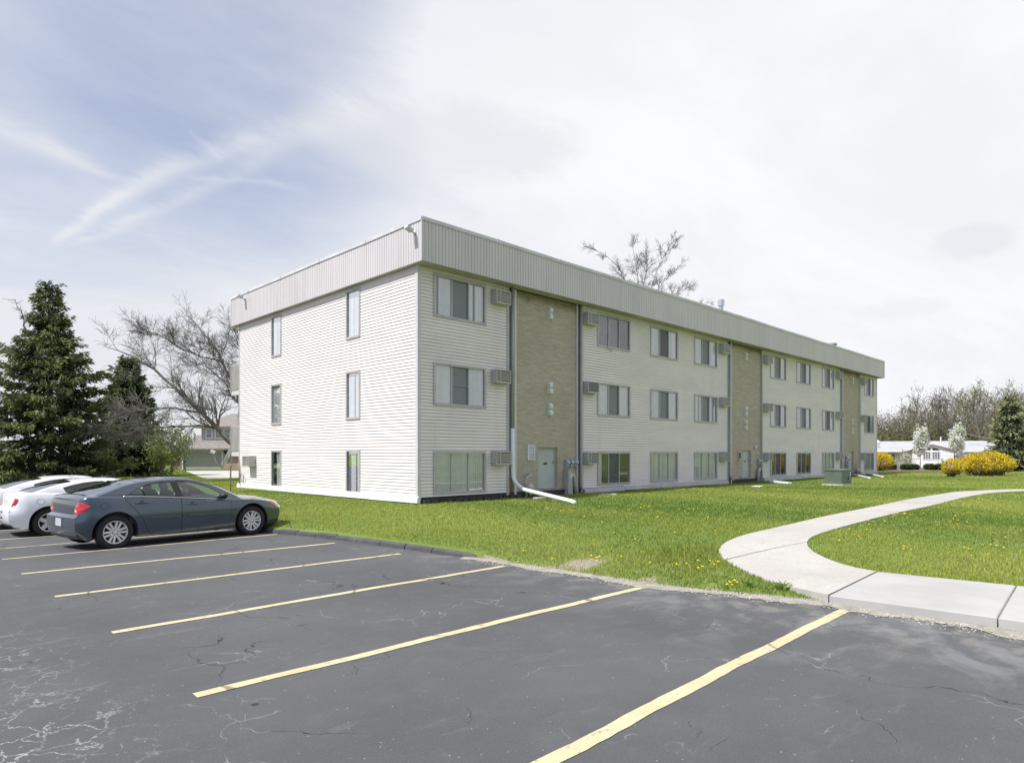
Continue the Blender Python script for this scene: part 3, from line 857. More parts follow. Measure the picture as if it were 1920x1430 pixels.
# backing walls, cut round the openings, and the hidden sides
def backing(face, a0, a1, z0, z1, hs, n0=-.10, n1=-.004):
    mb = MB()
    xs_ = sorted({a0, a1} | {q for h in hs for q in h[:2] if a0 < q < a1}); zs_ = sorted({z0, z1} | {q for h in hs for q in h[2:] if z0 < q < z1})
    for x0, x1 in zip(xs_[:-1], xs_[1:]):
        for y0, y1 in zip(zs_[:-1], zs_[1:]):
            xm, ym = (x0 + x1) / 2, (y0 + y1) / 2
            if any(h[0] < xm < h[1] and h[2] < ym < h[3] for h in hs): continue
            face.box(mb, x0, x1, y0, y1, n0, n1)
    return mb
for a0, a1 in RUNS: bp_(backing(FL, a0, a1, .2, ZS, holes), 'sheathing', M['trim'])
bp_(backing(FE, VC, V1, .2, ZS, eholes), 'sheathing', M['trim'])
mb = MB(); mb.box(UC, U1, V1 - .1, V1, .0, ZS); mb.box(U1 - .1, U1, VC, V1 - .1, 0, ZS); bp_(mb, 'rear_wall', M['siding'])
# corner posts
mb = MB(); mb.box(UC - .036, UC + cp, VC - .036, VC + cp, .40, ZS - .005); bp_(mb, 'corner_post', M['trim'])
mb = MB(); mb.box(UC - .034, UC + .05, V1 - .05, V1 + .02, .40, ZS - .005); bp_(mb, 'corner_post', M['trim'])
mb = MB(); mb.box(U1 - .05, U1 + .02, VC - .034, VC + .04, .40, ZS - .005); bp_(mb, 'corner_post', M['trim'])
# side returns of the siding runs beside the stair panels
for (a0, a1), s in ((RUNS[0], 1), (RUNS[1], -1), (RUNS[1], 1), (RUNS[2], -1), (RUNS[2], 1), (RUNS[3], -1)):
    e = a1 if s > 0 else a0
    mb = MB(); mb.box(e - .002 if s > 0 else e - .11, e + .11 if s > 0 else e + .002, VC - .032, VC + .1, .38, ZS - .01); bp_(mb, 'edge_board', M['wframe'])
# foundations and skirts
mb = MB(); mb.box(UC + .02, U1 - .02, VC + .002, VC + .2, -.2, ZB + .01); mb.box(UC + .002, UC + .2, VC + .03, V1 - .03, -.2, ZB + .03)
bp_(mb, 'foundation', M['found'])
def skirt(a0, a1, m, zt, zb, face=FL, out=.075, seg=2.6):
    mb = MB(); x = a0; r = random.Random(int(a0 * 10))
    while x < a1 - .05:
        y = min(a1, x + seg)
        o0, o1 = out + r.uniform(-.015, .02), out + r.uniform(-.015, .02); j = r.uniform(-.012, .012)
        A = [face.p(x + .004, zt + j, .012), face.p(x + .004, zt - .03 + j, o0), face.p(x + .004, zb + j, o0 + .02), face.p(x + .004, zb + j, 0)]
        B = [face.p(y - .004, zt + j, .012), face.p(y - .004, zt - .03 + j, o1), face.p(y - .004, zb - .01 + j, o1 + .02), face.p(y - .004, zb + j, 0)]
        mb.add(A + B, [(0, 1, 5, 4), (1, 2, 6, 5), (2, 3, 7, 6), (0, 3, 2, 1), (4, 5, 6, 7)])
        x = y
    return bp_(mb, 'skirt_board', m, fixn=True)
skirt(VC - .10, V1 + .12, M['skirt'], ZB + .04, .365, FE)
for (a0, a1) in RUNS[1:]: skirt(a0 + .02, a1 + .05, M['skirt_grey'], ZB + .005, .36, FL)
mb = MB()
for i in range(14):
    a = UC + .15 + i * .30; mb.box(a, a + .26, VC - .10 - rnd.uniform(0, .05), VC - .002, .2, .41 + rnd.uniform(0, .06))
bp_(mb, 'foundation_membrane', M['found'])

# ---- stair panels of thin brick
DOORS = [((1009, 1042), (841, 923)), ((1392.5, 1406.2), (845.5, 902.5)), ((1591.7, 1599.2), (847, 888))]
BR = [(RU(968.6), RU(1082)), (RU(1372.2), RU(1428.0)), (RU(1581.0), RU(1612.2))]
REC = -.06
def brick_panel(i):
    a0, a1 = BR[i]; (x0, x1), (y0, y1) = DOORS[i]
    d0, d1 = RU(x0, REC), RU(x1, REC) + .10; dt = RZ((x0 + x1) / 2, y0, REC) + .05; db = .56
    mb = MB()
    FL.box(mb, a0, d0, .2, ZS - .02, -.20, REC); FL.box(mb, d1, a1, .2, ZS - .02, -.20, REC)
    FL.box(mb, d0, d1, dt, ZS - .02, -.20, REC); FL.box(mb, d0 - .05, d1 + .08, .2, db, -.30, REC + .03)
    bp_(mb, 'brick_panel', M['brick'])
    # door, set back in its opening
    mb = MB(); FL.box(mb, d0 + .05, d1 - .05, db + .02, dt - .06, -.24, REC - .10); dr = bp_(mb, 'door', M['door'])
    mb = MB(); FL.box(mb, d0, d0 + .05, db, dt, -.26, REC - .06); FL.box(mb, d1 - .05, d1, db, dt, -.26, REC - .06); FL.box(mb, d0 + .05, d1 - .05, dt - .06, dt, -.26, REC - .06)
    bp_(mb, 'door_frame', M['dframe'], parent=dr)
    mb = MB(); c = FL.p(d1 - .14, db + .98, REC - .06)
    mb.lathe([(.0, -.045), (.03, -.04), (.034, -.02), (.02, 0), (.03, .03), (.03, .04)], 12, 'y', c); bp_(mb, 'door_handle', M['brass'], True, parent=dr)
    mb = MB(); s0 = d0 + .05 + (d1 - d0 - .1) * .36; FL.box(mb, s0, s0 + .19, dt - .62, dt - .555, REC - .101, REC - .092); bp_(mb, 'door_sign', M['black'], parent=dr)
    # frames at the sides of the panel
    mb = MB(); FL.box(mb, a0 - .10, a0, .25, ZS - .02, -.15, .0); FL.box(mb, a1, a1 + .07, .25, ZS - .02, -.15, .0); bp_(mb, 'panel_trim', M['trim'])
    mb = MB(); FL.box(mb, RUNS[i][1] + .1, a0 - .1, .2, ZS - .02, -.3, -.16); FL.box(mb, a1 + .07, RUNS[i + 1][0] - .1, .2, ZS - .02, -.3, -.16); bp_(mb, 'shadow_gap', M['greymetal'])
    return d0, d1, db, dt
DD = [brick_panel(i) for i in range(3)]

# ---- dryer and bath vents
def vent(xc, y0, y1, w):
    a = RU(xc, .0); z0, z1 = RZ(xc, y1, .0), RZ(xc, y0, .0); h = z1 - z0; n0 = REC
    mb = MB(); FL.box(mb, a - w, a + w, z0 - .01, z1 + .01, n0 - .01, n0 + .02)
    pr = [(0.02, z1), (.07, z1 - .01), (.12, z1 - h * .35), (.12, z0 + h * .25), (.10, z0), (.02, z0)]
    mb.prism(pr, lambda n, z, d: FL.p(a + d, z, n0 + n), -w * .82, w * .82)
    bp_(mb, 'vent_hood', M['vent'], fixn=True)
for (x, ys) in ((1032.3, ((575.5, 585.5), (586.5, 597.5), (716, 726), (727, 737.5), (756, 766), (767.5, 778.5))),
                (1398.8, ((660, 667), (668, 675.5), (762, 769.5), (771, 778.5), (787, 794), (798, 806))),
                (1598.6, ((707.5, 713), (714, 720), (785, 790), (791, 796.5), (802, 807), (808, 814)))):
    for (y0, y1) in ys: vent(x, y0, y1, .105)

# ---- air conditioners through the wall
def aircon(face, a0, zc, w=.66, h=.44, d=.28, dark=False):
    mb = MB(); t = .02
    face.box(mb, a0, a0 + w, zc - h / 2, zc + h / 2, 0, d - .03)
    # front rim
    face.box(mb, a0, a0 + .03, zc - h / 2, zc + h / 2, d - .03, d); face.box(mb, a0 + w - .03, a0 + w, zc - h / 2, zc + h / 2, d - .03, d)
    face.box(mb, a0 + .03, a0 + w - .03, zc + h / 2 - .03, zc + h / 2, d - .03, d); face.box(mb, a0 + .03, a0 + w - .03, zc - h / 2, zc - h / 2 + .05, d - .03, d)
    face.box(mb, a0 - .025, a0 + w + .025, zc - h / 2 - .025, zc + h / 2 + .025, 0, .03)
    b = bp_(mb, 'air_conditioner', M['ac'])
    mb = MB(); face.box(mb, a0 + .03, a0 + w - .03, zc - h / 2 + .05, zc + h / 2 - .03, d - .029, d - .022); bp_(mb, 'grille_opening', M['acgrille'], parent=b)
    mb = MB(); z0 = zc - h / 2 + .05; z1 = zc + h / 2 - .03
    if not dark:
        n = 4
        for i in range(1, n + 1):
            z = z0 + (z1 - z0) * i / (n + 1); face.box(mb, a0 + .03, a0 + w - .03, z - .014, z + .014, d - .021, d - .004)
        for i in range(14):
            z = z0 + (z1 - z0) * (i + .5) / 14; face.box(mb, a0 + .03, a0 + w - .03, z - .004, z + .004, d - .021, d - .012)
        c = a0 + w * .27; face.box(mb, c - .022, c + .022, z0, z1, d - .021, d - .002)
    else:
        for i in range(16):
            a = a0 + .03 + (w - .06) * (i + .5) / 16; face.box(mb, a - .004, a + .004, z0, z1, d - .021, d - .012)
    bp_(mb, 'grille', M['acslat'], parent=b)
AZ = [1.70, 4.40, 7.02]
for (xl, side) in ((920.5, 'r'), (1092.5, 'l'), (1347.6, 'r'), (1430.5, 'l'), (1566.7, 'r'), (1613.3, 'l')):
    a = RU(xl)
    for fl in range(3): aircon(FL, a, AZ[fl] - (.03 if side == 'l' else 0), dark=(xl == 1092.5 and fl == 1))
aircon(FE, LV(481), 1.52, .66, .44, .34)

# ---- downpipes
def pipe(name, pts, r, m, n=12, parent=None): 
    mb = MB(); mb.tube(pts, r, n); return bp_(mb, name, m, True, parent=parent)
def bend(pts, k=6, rad=.2):
    """round the corners of a polyline"""
    P = [Vector(p) for p in pts]; out = [P[0]]
    for i in range(1, len(P) - 1):
        a = (P[i - 1] - P[i]); b = (P[i + 1] - P[i]); r = min(rad, a.length * .45, b.length * .45)
        A = P[i] + a.normalized() * r; B = P[i] + b.normalized() * r
        for j in range(k + 1):
            t = j / k; out.append(A * (1 - t) ** 2 + P[i] * 2 * t * (1 - t) + B * t * t)
    out.append(P[-1]); return out
d0 = RU(961, .06)
zc = RZ(961, 803, .06)
up = pipe('downpipe', [(d0, VC - .06, ZS), (d0, VC - .06, zc - .02)], .052, M['dspout'])
end = gpl(1078, 942.5, .05)
mid = (d0, VC - .10, RZ(964, 910, .06))
pipe('downpipe', bend([(d0, VC - .06, zc), (d0, VC - .07, RZ(964, 899, .06)), (d0 - .03, VC - .55, .66), (end[0] + .08, end[1] + .2, end[2] + .035), (end[0], end[1], end[2])], 8, .28), .066, M['white'])['label'] = 'clean white lower length of downpipe kicked out across the grass'
d1 = RU(1089.2, .05)
pipe('downpipe', bend([(d1, VC - .06, ZS), (d1, VC - .06, .62), (d1 + .05, VC - .20, .42)], 5, .12), .05, M['dspout'])
for (x, xe, ye) in ((1368, None, None), (1577.5, 1628, 896.5)):
    dx = RU(x, .05)
    P_ = [(dx, VC - .06, ZS), (dx, VC - .06, .75), (dx + .04, VC - .25, .48)]
    pipe('downpipe', bend(P_, 5, .12), .055, M['dspout'])
mb = MB(); FL.box(mb, RU(957.5), RU(965.5), .32, .95, -.158, -.10); bp_(mb, 'repair_board', M['plywood'])

# ---- louvre, gas meter, electric meters and conduit at the first door
a0, a1 = RU(988.6, REC), RU(1002.4, REC); z0, z1 = RZ(995, 862.5, REC), RZ(995, 834, REC)
mb = MB(); n0 = REC; FL.box(mb, a0, a1, z1 - .05, z1, n0, n0 + .035); FL.box(mb, a0, a1, z0, z0 + .05, n0, n0 + .035); FL.box(mb, a0, a0 + .05, z0 + .05, z1 - .05, n0, n0 + .035); FL.box(mb, a1 - .05, a1, z0 + .05, z1 - .05, n0, n0 + .035)
lv = bp_(mb, 'louvre', M['vent'])
mb = MB()
for i in range(8):
    z = z0 + .05 + (z1 - z0 - .1) * (i + .35) / 8; mb.add([FL.p(a0 + .05, z, n0 + .03), FL.p(a1 - .05, z, n0 + .03), FL.p(a1 - .05, z + .045, n0 + .006), FL.p(a0 + .05, z + .045, n0 + .006)], [(0, 1, 2, 3)])
bp_(mb, 'slats', M['vent'], parent=lv)
mb = MB(); FL.box(mb, a0 + .05, a1 - .05, z0 + .05, z1 - .05, n0, n0 + .004); bp_(mb, 'louvre_opening', M['black'], parent=lv)
def gas_meter(xp, s=1.0):
    a = RU(xp, .1); nn = .10
    P_ = lambda da, z, n=nn: FL.p(a + da, z, n)
    mb = MB(); mb.tube(bend([P_(0, .30), P_(0, 1.02), P_(.20 * s, 1.10), P_(.20 * s, 1.10, REC)], 5, .06), .036, 8)
    mb.tube([P_(-.10, .80), P_(.02, .80)], .016, 6); mb.tube([P_(-.12, .62), P_(.04, .62)], .02, 6)
    b = bp_(mb, 'gas_meter', M['gas'], True)
    mb = MB(); mb.lathe([(0, -.08), (.13, -.07), (.15, -.02), (.15, .02), (.13, .07), (0, .08)], 18, 'y', P_(.20, .66)); mb.lathe([(.0, -.02), (.05, -.02), (.05, .16), (0, .16)], 12, 'z', P_(.20, .42)); mb.tube([P_(.0, .66), P_(.3, .66)], .022, 8); bp_(mb, 'regulator', M['gas'], True, parent=b)
    mb = MB(); mb.tube([P_(-.12, .62), P_(-.14, .70)], .012, 6); mb.tube([P_(.28, .46), P_(.36, .47)], .018, 6); bp_(mb, 'valve', M['black'], True, parent=b)
gas_meter(987, 1.2); gas_meter(1607.5, .9)
def emeter(a, z, w, h):
    mb = MB(); n0 = REC
    FL.box(mb, a - w / 2, a + w / 2, z - h / 2, z + h / 2, n0, n0 + .09); b = bp_(mb, 'electric_meter', M['meter'], fixn=True)
    mb = MB(); mb.lathe([(w * .36, n0 - n0), (w * .36, -.05), (w * .30, -.075), (0, -.08)], 16, 'y', FL.p(a, z + h * .12, n0 + .09)); bp_(mb, 'meter_dial', M['lightface'], True, parent=b)
za = RZ(1069, 868, REC)
for x in (1061.3, 1069.8, 1077.6): emeter(RU(x, REC), za, .175, .27)
for x in (1420.5, 1424.6): emeter(RU(x, REC), RZ(1422, 865, REC), .2, .3)
emeter(RU(1586, REC), RZ(1586, 858.5, REC), .3, .32)
def pedestal(x0, x1, yt, conduit):
    a0, a1 = RU(x0, .0), RU(x1, .15); zt = RZ(x0, yt, .1)
    mb = MB(); FL.box(mb, a0, a1, .25, zt, -.05, .17); mb.box(a0 - .012, a1 + .012, VC - .182, VC + .05, zt, zt + .02); FL.box(mb, a0 - .006, a1 + .006, .25, .72, -.05, .178)
    b = bp_(mb, 'cable_cabinet', M['pedestal'])
    mb = MB(); am = a0 + (a1 - a0) * .72; FL.box(mb, am - .04, am + .04, zt - .30, zt - .13, .17, .174); bp_(mb, 'sticker', M['vent'], parent=b)
    if conduit:
        s = conduit; e = a1 if s > 0 else a0
        pipe('conduit', bend([FL.p(e - .02 * s, zt - .22, .05), FL.p(e + .22 * s, zt - .22, .05), FL.p(e + .34 * s, .25, .06)], 10, .5), .085, M['conduit'])
pedestal(1059.2, 1072.6, 880.5, 1)
pedestal(1424.6, 1429.2, 872, -1)
pedestal(1587.5, 1590.5, 865, 1)
# wall lamp and letter slot box by the second door
mb = MB(); a = RU(1385.5, REC); FL.box(mb, a - .13, a + .13, RZ(1386, 863, REC), RZ(1386, 845.5, REC), REC, REC + .05); fb = bp_(mb, 'notice_box', M['dframe'])
mb = MB(); FL.box(mb, a - .08, a + .08, RZ(1386, 859, REC), RZ(1386, 848.5, REC), REC + .05, REC + .056); bp_(mb, 'notice_box_window', M['black'], parent=fb)
mb = MB(); a = RU(1413.5, REC); z = RZ(1413.5, 838.5, REC); mb.lathe([(.03, 0), (.05, -.05), (.09, -.12), (.09, -.14), (0, -.13)], 12, 'y', FL.p(a, z, REC)); bp_(mb, 'wall_lamp', M['vent'], True)
mb = MB(); a = RU(1389, REC); FL.box(mb, a - .11, a + .05, RZ(1389, 895.5, REC), RZ(1389, 893, REC), REC, REC + .03); bp_(mb, 'wall_tap', M['greymetal'])

# ---- roof band, cap, soffit, roof
OA, OB, OC, OD = .20, .46, .26, .45       # overhang: end wall, long facade, far end, rear
X0, X1, Y0, Y1 = UC - OA, U1 + OC, VC - OB, V1 + OD
ZF0, ZF1 = ZS - .005, 8.70
def ribbed(p0, p1, out, z0, z1):
    mb = MB(); p0 = Vector(p0); p1 = Vector(p1); d = p1 - p0; L = d.length; d.normalize(); o = Vector(out)
    n = int(L / .128); w = L / n; prof = []
    for i in range(n):
        s = i * w
        prof += [(s, 0), (s + w - .022, 0), (s + w - .016, -.016), (s + w - .006, -.016)]
    prof.append((L, 0))
    rows = [[(p0.x + d.x * s + o.x * q, p0.y + d.y * s + o.y * q, z) for s, q in prof] for z in (z0, z1)]
    mb.grid(rows); return mb
bp_(ribbed((X0, Y1), (X0, Y0), (-1, 0), ZF0, ZF1), 'fascia', M['fascia'])
bp_(ribbed((X0, Y0), (X1, Y0), (0, -1), ZF0, ZF1), 'fascia', M['fascia'])
mb = MB(); mb.quad((X1, Y0, ZF0), (X1, Y1, ZF0), (X1, Y1, ZF1), (X1, Y0, ZF1)); mb.quad((X1, Y1, ZF0), (X0, Y1, ZF0), (X0, Y1, ZF1), (X1, Y1, ZF1)); bp_(mb, 'fascia', M['fascia'])
mb = MB(); mb.box(X0 - .012, X0 + .03, Y0 - .012, Y0 + .03, ZF0 - .004, ZF1 - .02); mb.box(X1 - .03, X1 + .012, Y0 - .012, Y0 + .03, ZF0 - .004, ZF1 - .02); mb.box(X0 - .012, X0 + .03, Y1 - .03, Y1 + .012, ZF0 - .004, ZF1 - .02)
bp_(mb, 'fascia_corner', M['fascia'])
mb = MB(); mb.box(X0 + .02, UC + .02, Y0 + .02, Y1 - .02, ZS, ZS + .03); mb.box(UC + .02, X1 - .02, Y0 + .02, VC + .02, ZS, ZS + .03); mb.box(UC + .02, X1 - .02, V1 - .02, Y1 - .02, ZS, ZS + .03); mb.box(U1 - .02, X1 - .02, VC + .02, V1 - .02, ZS, ZS + .03)
# vinyl soffit boards as thin ribs
x = UC + .1
while x < X1 - .1:
    mb.box(x, x + .010, Y0 + .025, VC - .005, ZS - .006, ZS - .001); x += .15
bp_(mb, 'soffit', M['soffit'])
mb = MB()
def caprun(p0, p1, out):
    p0 = Vector((p0[0], p0[1], 0)); p1 = Vector((p1[0], p1[1], 0)); d = p1 - p0; L = d.length; d.normalize(); o = Vector((out[0], out[1], 0)); s = 0; r = random.Random(int(L))
    zprev = 0.0
    while s < L - .01:
        e = min(L, s + 3.05); q0 = p0 + d * (s + .004); q1 = p0 + d * (e - .002); t = r.uniform(-.018, .018)
        if e >= L - .01: t = 0
        for (za, zb_, n0, n1) in ((ZF1 - .035, ZF1 + .075, -.02, .026),):
            pts = []
            for (q, zz) in ((q0, zprev), (q1, t)):
                for (n, z) in ((n0, za), (n1, za), (n1 - .008, zb_), (n1 - .13, zb_ + .012), (n0 - .11, za)):
                    pts.append((q.x + o.x * n, q.y + o.y * n, z + zz))
            mb.add(pts, [(0, 1, 6, 5), (1, 2, 7, 6), (2, 3, 8, 7), (3, 4, 9, 8), (0, 4, 3, 2, 1), (5, 6, 7, 8, 9)])
        # lapped joint cover
        if e < L - .1:
            c = p0 + d * e; mb.obox((c.x + o.x * .022, c.y + o.y * .022, ZF1 + .02 + t), d, o, (0, 0, 1), .05, .010, .062)
        zprev = t; s = e
caprun((X0, Y0), (X0, Y1), (-1, 0)); caprun((X0, Y0), (X1, Y0), (0, -1)); caprun((X1, Y0), (X1, Y1), (1, 0)); caprun((X0, Y1), (X1, Y1), (0, 1))
bp_(mb, 'roof_cap', M['cap'], fixn=True)
mb = MB(); mb.box(X0 + .05, X1 - .05, Y0 + .05, Y1 - .05, ZF1 - .12, ZF1 - .02); bp_(mb, 'roof', M['roofing'])
# flue on the roof and a small roof vent
fz = hz(580, 40); fp = None
def roofpt(x, vv): 
    d = ray(x); s = vv / d[1]; return (d[0] * s, vv, s)
p = roofpt(1352, 20.5); zt = hz(562.5, p[2]); sc = p[2] / FPX
mb = MB(); mb.lathe([(4.0 * sc, ZF1 - .05), (4.0 * sc, zt - 11 * sc), (6.2 * sc, zt - 11 * sc), (6.2 * sc, zt), (5.4 * sc, zt), (4.6 * sc, zt - 10 * sc)], 16, 'z', (p[0], p[1], 0)); bp_(mb, 'flue_pipe', M['steel'], 40)
p = roofpt(1559, 18.5); mb = MB(); zt = hz(644, p[2]); mb.box(p[0] - .25, p[0] + .25, p[1] - .25, p[1] + .25, ZF1 - .1, zt - .1); mb.box(p[0] - .32, p[0] + .32, p[1] - .32, p[1] + .32, zt - .1, zt); bp_(mb, 'roof_vent', M['greymetal'])
# floodlights on the end band
def flood(x, y):
    v = LV(x, OA); z = LZ(x, y, OA); X = X0
    mb = MB(); mb.lathe([(0, -.05), (.05, -.05), (.05, 0), (0, 0)], 12, 'x', (X, v, z)); mb.tube(bend([(X - .04, v, z), (X - .10, v, z), (X - .14, v, z + .03)], 3, .03), .022, 8); mb.tube([(X - .05, v, z), (X - .05, v, z - .10)], .018, 6)
    b = bp_(mb, 'floodlight', M['fg'], True)
    mb = MB(); ax = Vector((-.80, 0, .30)).normalized(); up = Vector((.30, 0, .80)).normalized()
    c = Vector((X - .24, v, z + .07)); mb.obox(c, ax, (0, 1, 0), up, .11, .085, .045); hd = bp_(mb, 'lamp_head', M['fg'], parent=b)
    mb = MB(); mb.obox(c - up * .047, ax, (0, 1, 0), up, .095, .07, .004); bp_(mb, 'lens', M['lightface'], parent=b)
flood(779.0, 437); flood(460.5, 560.5)

# balconies on the rear, seen past the far corner
def balcony(zd):
    mb = MB(); v0 = V1; dep = 1.0; ux0, ux1 = UC + .02, UC + 3.0
    mb.box(ux0, ux1, v0, v0 + dep, zd - .2, zd); b = bp_(mb, 'balcony', M['trim'])
    mb = MB()
    mb.box(ux0 - .02, ux0 + .02, v0 + .02, v0 + dep, zd + 1.10, zd + 1.17)
    n = 8
    for i in range(n): 
        y = v0 + .06 + (dep - .1) * i / (n - 1); mb.box(ux0 - .02, ux0 + .02, y - .045, y + .045, zd + .02, zd + 1.10)
    m2 = 24
    for i in range(m2):
        x = ux0 + (ux1 - ux0) * i / (m2 - 1); mb.box(x - .045, x + .045, v0 + dep - .02, v0 + dep + .02, zd - .12, zd + 1.12)
    bp_(mb, 'railing', M['wood_grey'], parent=b)
Zb = (LV(441) )
balcony(LZ(446, 731, 0)); balcony(LZ(446, 846.5, 0))
# cables at the far foot of the end wall
for r_ in (.22, .17):
    mb = MB(); c = (UC - .10, V1 - .5, .80)
    mb.tube([(c[0] - .02 * math.cos(t), c[1] + r_ * math.sin(t) * .7, c[2] + r_ * math.cos(t)) for t in np.linspace(0, 5.6, 16)], .012, 5); bp_(mb, 'cable_coil', M['greymetal'], True)
mb = MB()
for i in range(5): mb.tube([(UC - .05 - .01 * i, V1 - .06 - .05 * i, .5), (UC - .05, V1 - .02 - .02 * i, 1.0 + .1 * i), (UC - .03, V1 + .01, 1.75)], .010, 5)
bp_(mb, 'cable_bundle', M['greymetal'], True)

# ---- loose things by the wall
def extension(xa, ya, xb, yb, label, w=.10, rise=.03):
    A = gpl(xa, ya, .02); B = gpl(xb, yb, .02)
    o = thing('downpipe_extension', label, 'drain pipe', A, 0, 'white drain pipe lengths lying on the grass')
    a = Vector((0, 0, rise)); b = Vector((B[0] - A[0], B[1] - A[1], B[2] - A[2]))
    d = (b - a).normalized(); s = Vector((-d.y, d.x, 0)).normalized(); u = Vector((0, 0, 1))
    mb = MB(); mb.obox((a + b) / 2 + u * .045, d, s, u, (b - a).length / 2, w / 2, .04); mb.build('trough', M['white'], o)
    mb = MB(); mb.obox(a + u * .045 + d * .05, d, s, u, .06, w / 2 + .012, .052); mb.build('collar', M['white'], o)
extension(1447, 904.5, 1481, 907, 'short white drain trough on the grass between the brick doors', .22)
extension(1600, 891.5, 1630, 897, 'white drain pipe running out behind the green utility box', .12, .05)
extension(1626, 889.5, 1655, 894.5, 'white drain pipe at the far corner of the long facade', .12, .05)
def slabstone(x, y, w, d, label, rz):
    A = gpl(x, y, 0); mb = MB()
    pr = [(-w, -d * .8), (w * .8, -d), (w, d * .7), (-w * .7, d)]
    mb.prism(pr, lambda a, b, c: (a, b, c), -.03, .045)
    o = mb.build('stepping_stone', M['stone']); o.location = A; o.rotation_euler = (0, 0, rz)
    tag(o, label, 'stone', 'pale flat stones by the wall')
slabstone(1420, 912.5, .42, .22, 'flat pale stone on the grass in front of the second brick panel', .3)
slabstone(1140, 927.5, .34, .10, 'thin pale stone strip on grass below the grey skirt board', -.75)
slabstone(1011, 934.5, .30, .13, 'flat stone under the white downpipe before the first door', .2)
# green transformer cabinet
tc_ = gpl(1575, 909)
def transformer():
    o = thing('utility_box', 'low olive green metal utility box standing on the lawn', 'utility box', (tc_[0], tc_[1], tc_[2]), 0)
    A = gp(1553.5, 907, .3); Bc = gp(1568.5, 909.5, .3); C = gp(1599.5, 908.5, .3)
    w = 1.32; d = .80; hh = .70
    # local axes follow the building
    x0, x1, y0, y1 = -.36, w - .36, -.20, d - .20
    mb = MB(); mb.box(x0 - .10, x1 + .10, y0 - .10, y1 + .10, -.1, .045); mb.build('pad', M['stone'], o)
    mb = MB(); mb.box(x0, x1, y0, y1, .045, hh); mb.build('cabinet', M['greenbox'], o)
    mb = MB(); mb.prism([(y0 - .03, hh), (y0 - .03, hh + .03), (y0 + .3, hh + .07), (y1 + .03, hh + .07), (y1 + .03, hh)], lambda a, b, c: (c, a, b), x0 - .03, x1 + .03); mb.build('lid', M['greenbox'], o, fixn=True)
    mb = MB(); mb.box(x0 + .03, x0 + (x1 - x0) * .62, y0 - .02, y0 - .002, .16, hh - .02); mb.box(x0 + (x1 - x0) * .64, x1 - .03, y0 - .02, y0 - .002, .16, hh - .02); mb.build('door', M['greenbox'], o)
    mb = MB(); c = x1 - .22
    mb.box(c - .05, c + .05, y0 - .026, y0 - .021, hh - .26, hh - .06); mb.box(c - .03, c + .03, y0 - .026, y0 - .021, .26, .32); mb.build('warning_sticker', M['vent'], o)
    mb = MB(); mb.box(x0 + (x1 - x0) * .60, x0 + (x1 - x0) * .63, y0 - .05, y0 - .021, .25, .36); mb.build('latch', M['black'], o)
transformer()
# satellite dish on its post
def sat_dish():
    Z = 25.5; p = at(432.5, Z); zg = float(zl(*p))
    o = thing('satellite_dish', 'grey satellite dish on a tall thin post beside the far end wall corner', 'satellite dish', (p[0], p[1], zg))
    zt = hz(872, Z) - zg
    mb = MB(); mb.tube([(0, 0, -.1), (0, 0, zt - .1), (.03, -.03, zt)], .03, 8); mb.build('post', M['greymetal'], o, True)
    # the dish looks to image left: a shallow elliptical bowl
    f = Vector((-Rv[0], -Rv[1], .42)).normalized(); s = Vector((Fv[0], Fv[1], 0)).normalized(); s = (s - f * s.dot(f)).normalized(); u = f.cross(s)
    if u.z < 0: u = -u
    f = (f + s * -.25).normalized(); s = (s - f * s.dot(f)).normalized(); u = f.cross(s); u = u if u.z > 0 else -u
    c = Vector((0, 0, zt + .18)) + f * .10
    rows = []
    for i in range(8):
        r = i / 7; rows.append([c + (s * math.cos(t) * .36 + u * math.sin(t) * .44) * r + f * (.09 * r * r) for t in np.linspace(0, 2 * math.pi, 25)])
    rows += [[c + (s * math.cos(t) * .36 + u * math.sin(t) * .44) * (7 - i) / 7 + f * (.09 * ((7 - i) / 7) ** 2 - .012) for t in np.linspace(0, 2 * math.pi, 25)] for i in range(8)]
    mb = MB(); mb.grid(rows); mb.build('dish', M['dish'], o, True)
    mb = MB(); mb.obox(c - f * .06, f, s, u, .07, .06, .09); mb.build('mount', M['greymetal'], o)
    tip = c + f * .62 - u * .02 + u * .10
    mb = MB(); mb.tube([c - u * .40 + f * .06, c - u * .28 + f * .35, tip], .014, 6); mb.build('feed_arm', M['greymetal'], o, True)
    mb = MB(); mb.obox(tip, f, s, u, .08, .05, .05); mb.build('feed_horn', M['vent'], o)
sat_dish()
# ------------------------------------------------------------------ cars
# car frame: x forward from the rear bumper, y to the car's left, z up; built at true size
def pl(pts, x):
    a = np.array(pts); return float(np.interp(x, a[:, 0], a[:, 1]))
def spl(pts, x):
    """smooth interpolation through points"""
    a = pts; n = len(a)
    if x <= a[0][0]: return a[0][1]
    if x >= a[-1][0]: return a[-1][1]
    for i in range(n - 1):
        if a[i][0] <= x <= a[i + 1][0]:
            x0, y0 = a[i]; x1, y1 = a[i + 1]; h = x1 - x0
            m0 = (a[i + 1][1] - a[i - 1][1]) / (a[i + 1][0] - a[i - 1][0]) if i > 0 else (y1 - y0) / h
            m1 = (a[i + 2][1] - a[i][1]) / (a[i + 2][0] - a[i][0]) if i + 2 < n else (y1 - y0) / h
            t = (x - x0) / h
            return (2 * t**3 - 3 * t**2 + 1) * y0 + (t**3 - 2 * t**2 + t) * h * m0 + (-2 * t**3 + 3 * t**2) * y1 + (t**3 - t**2) * h * m1

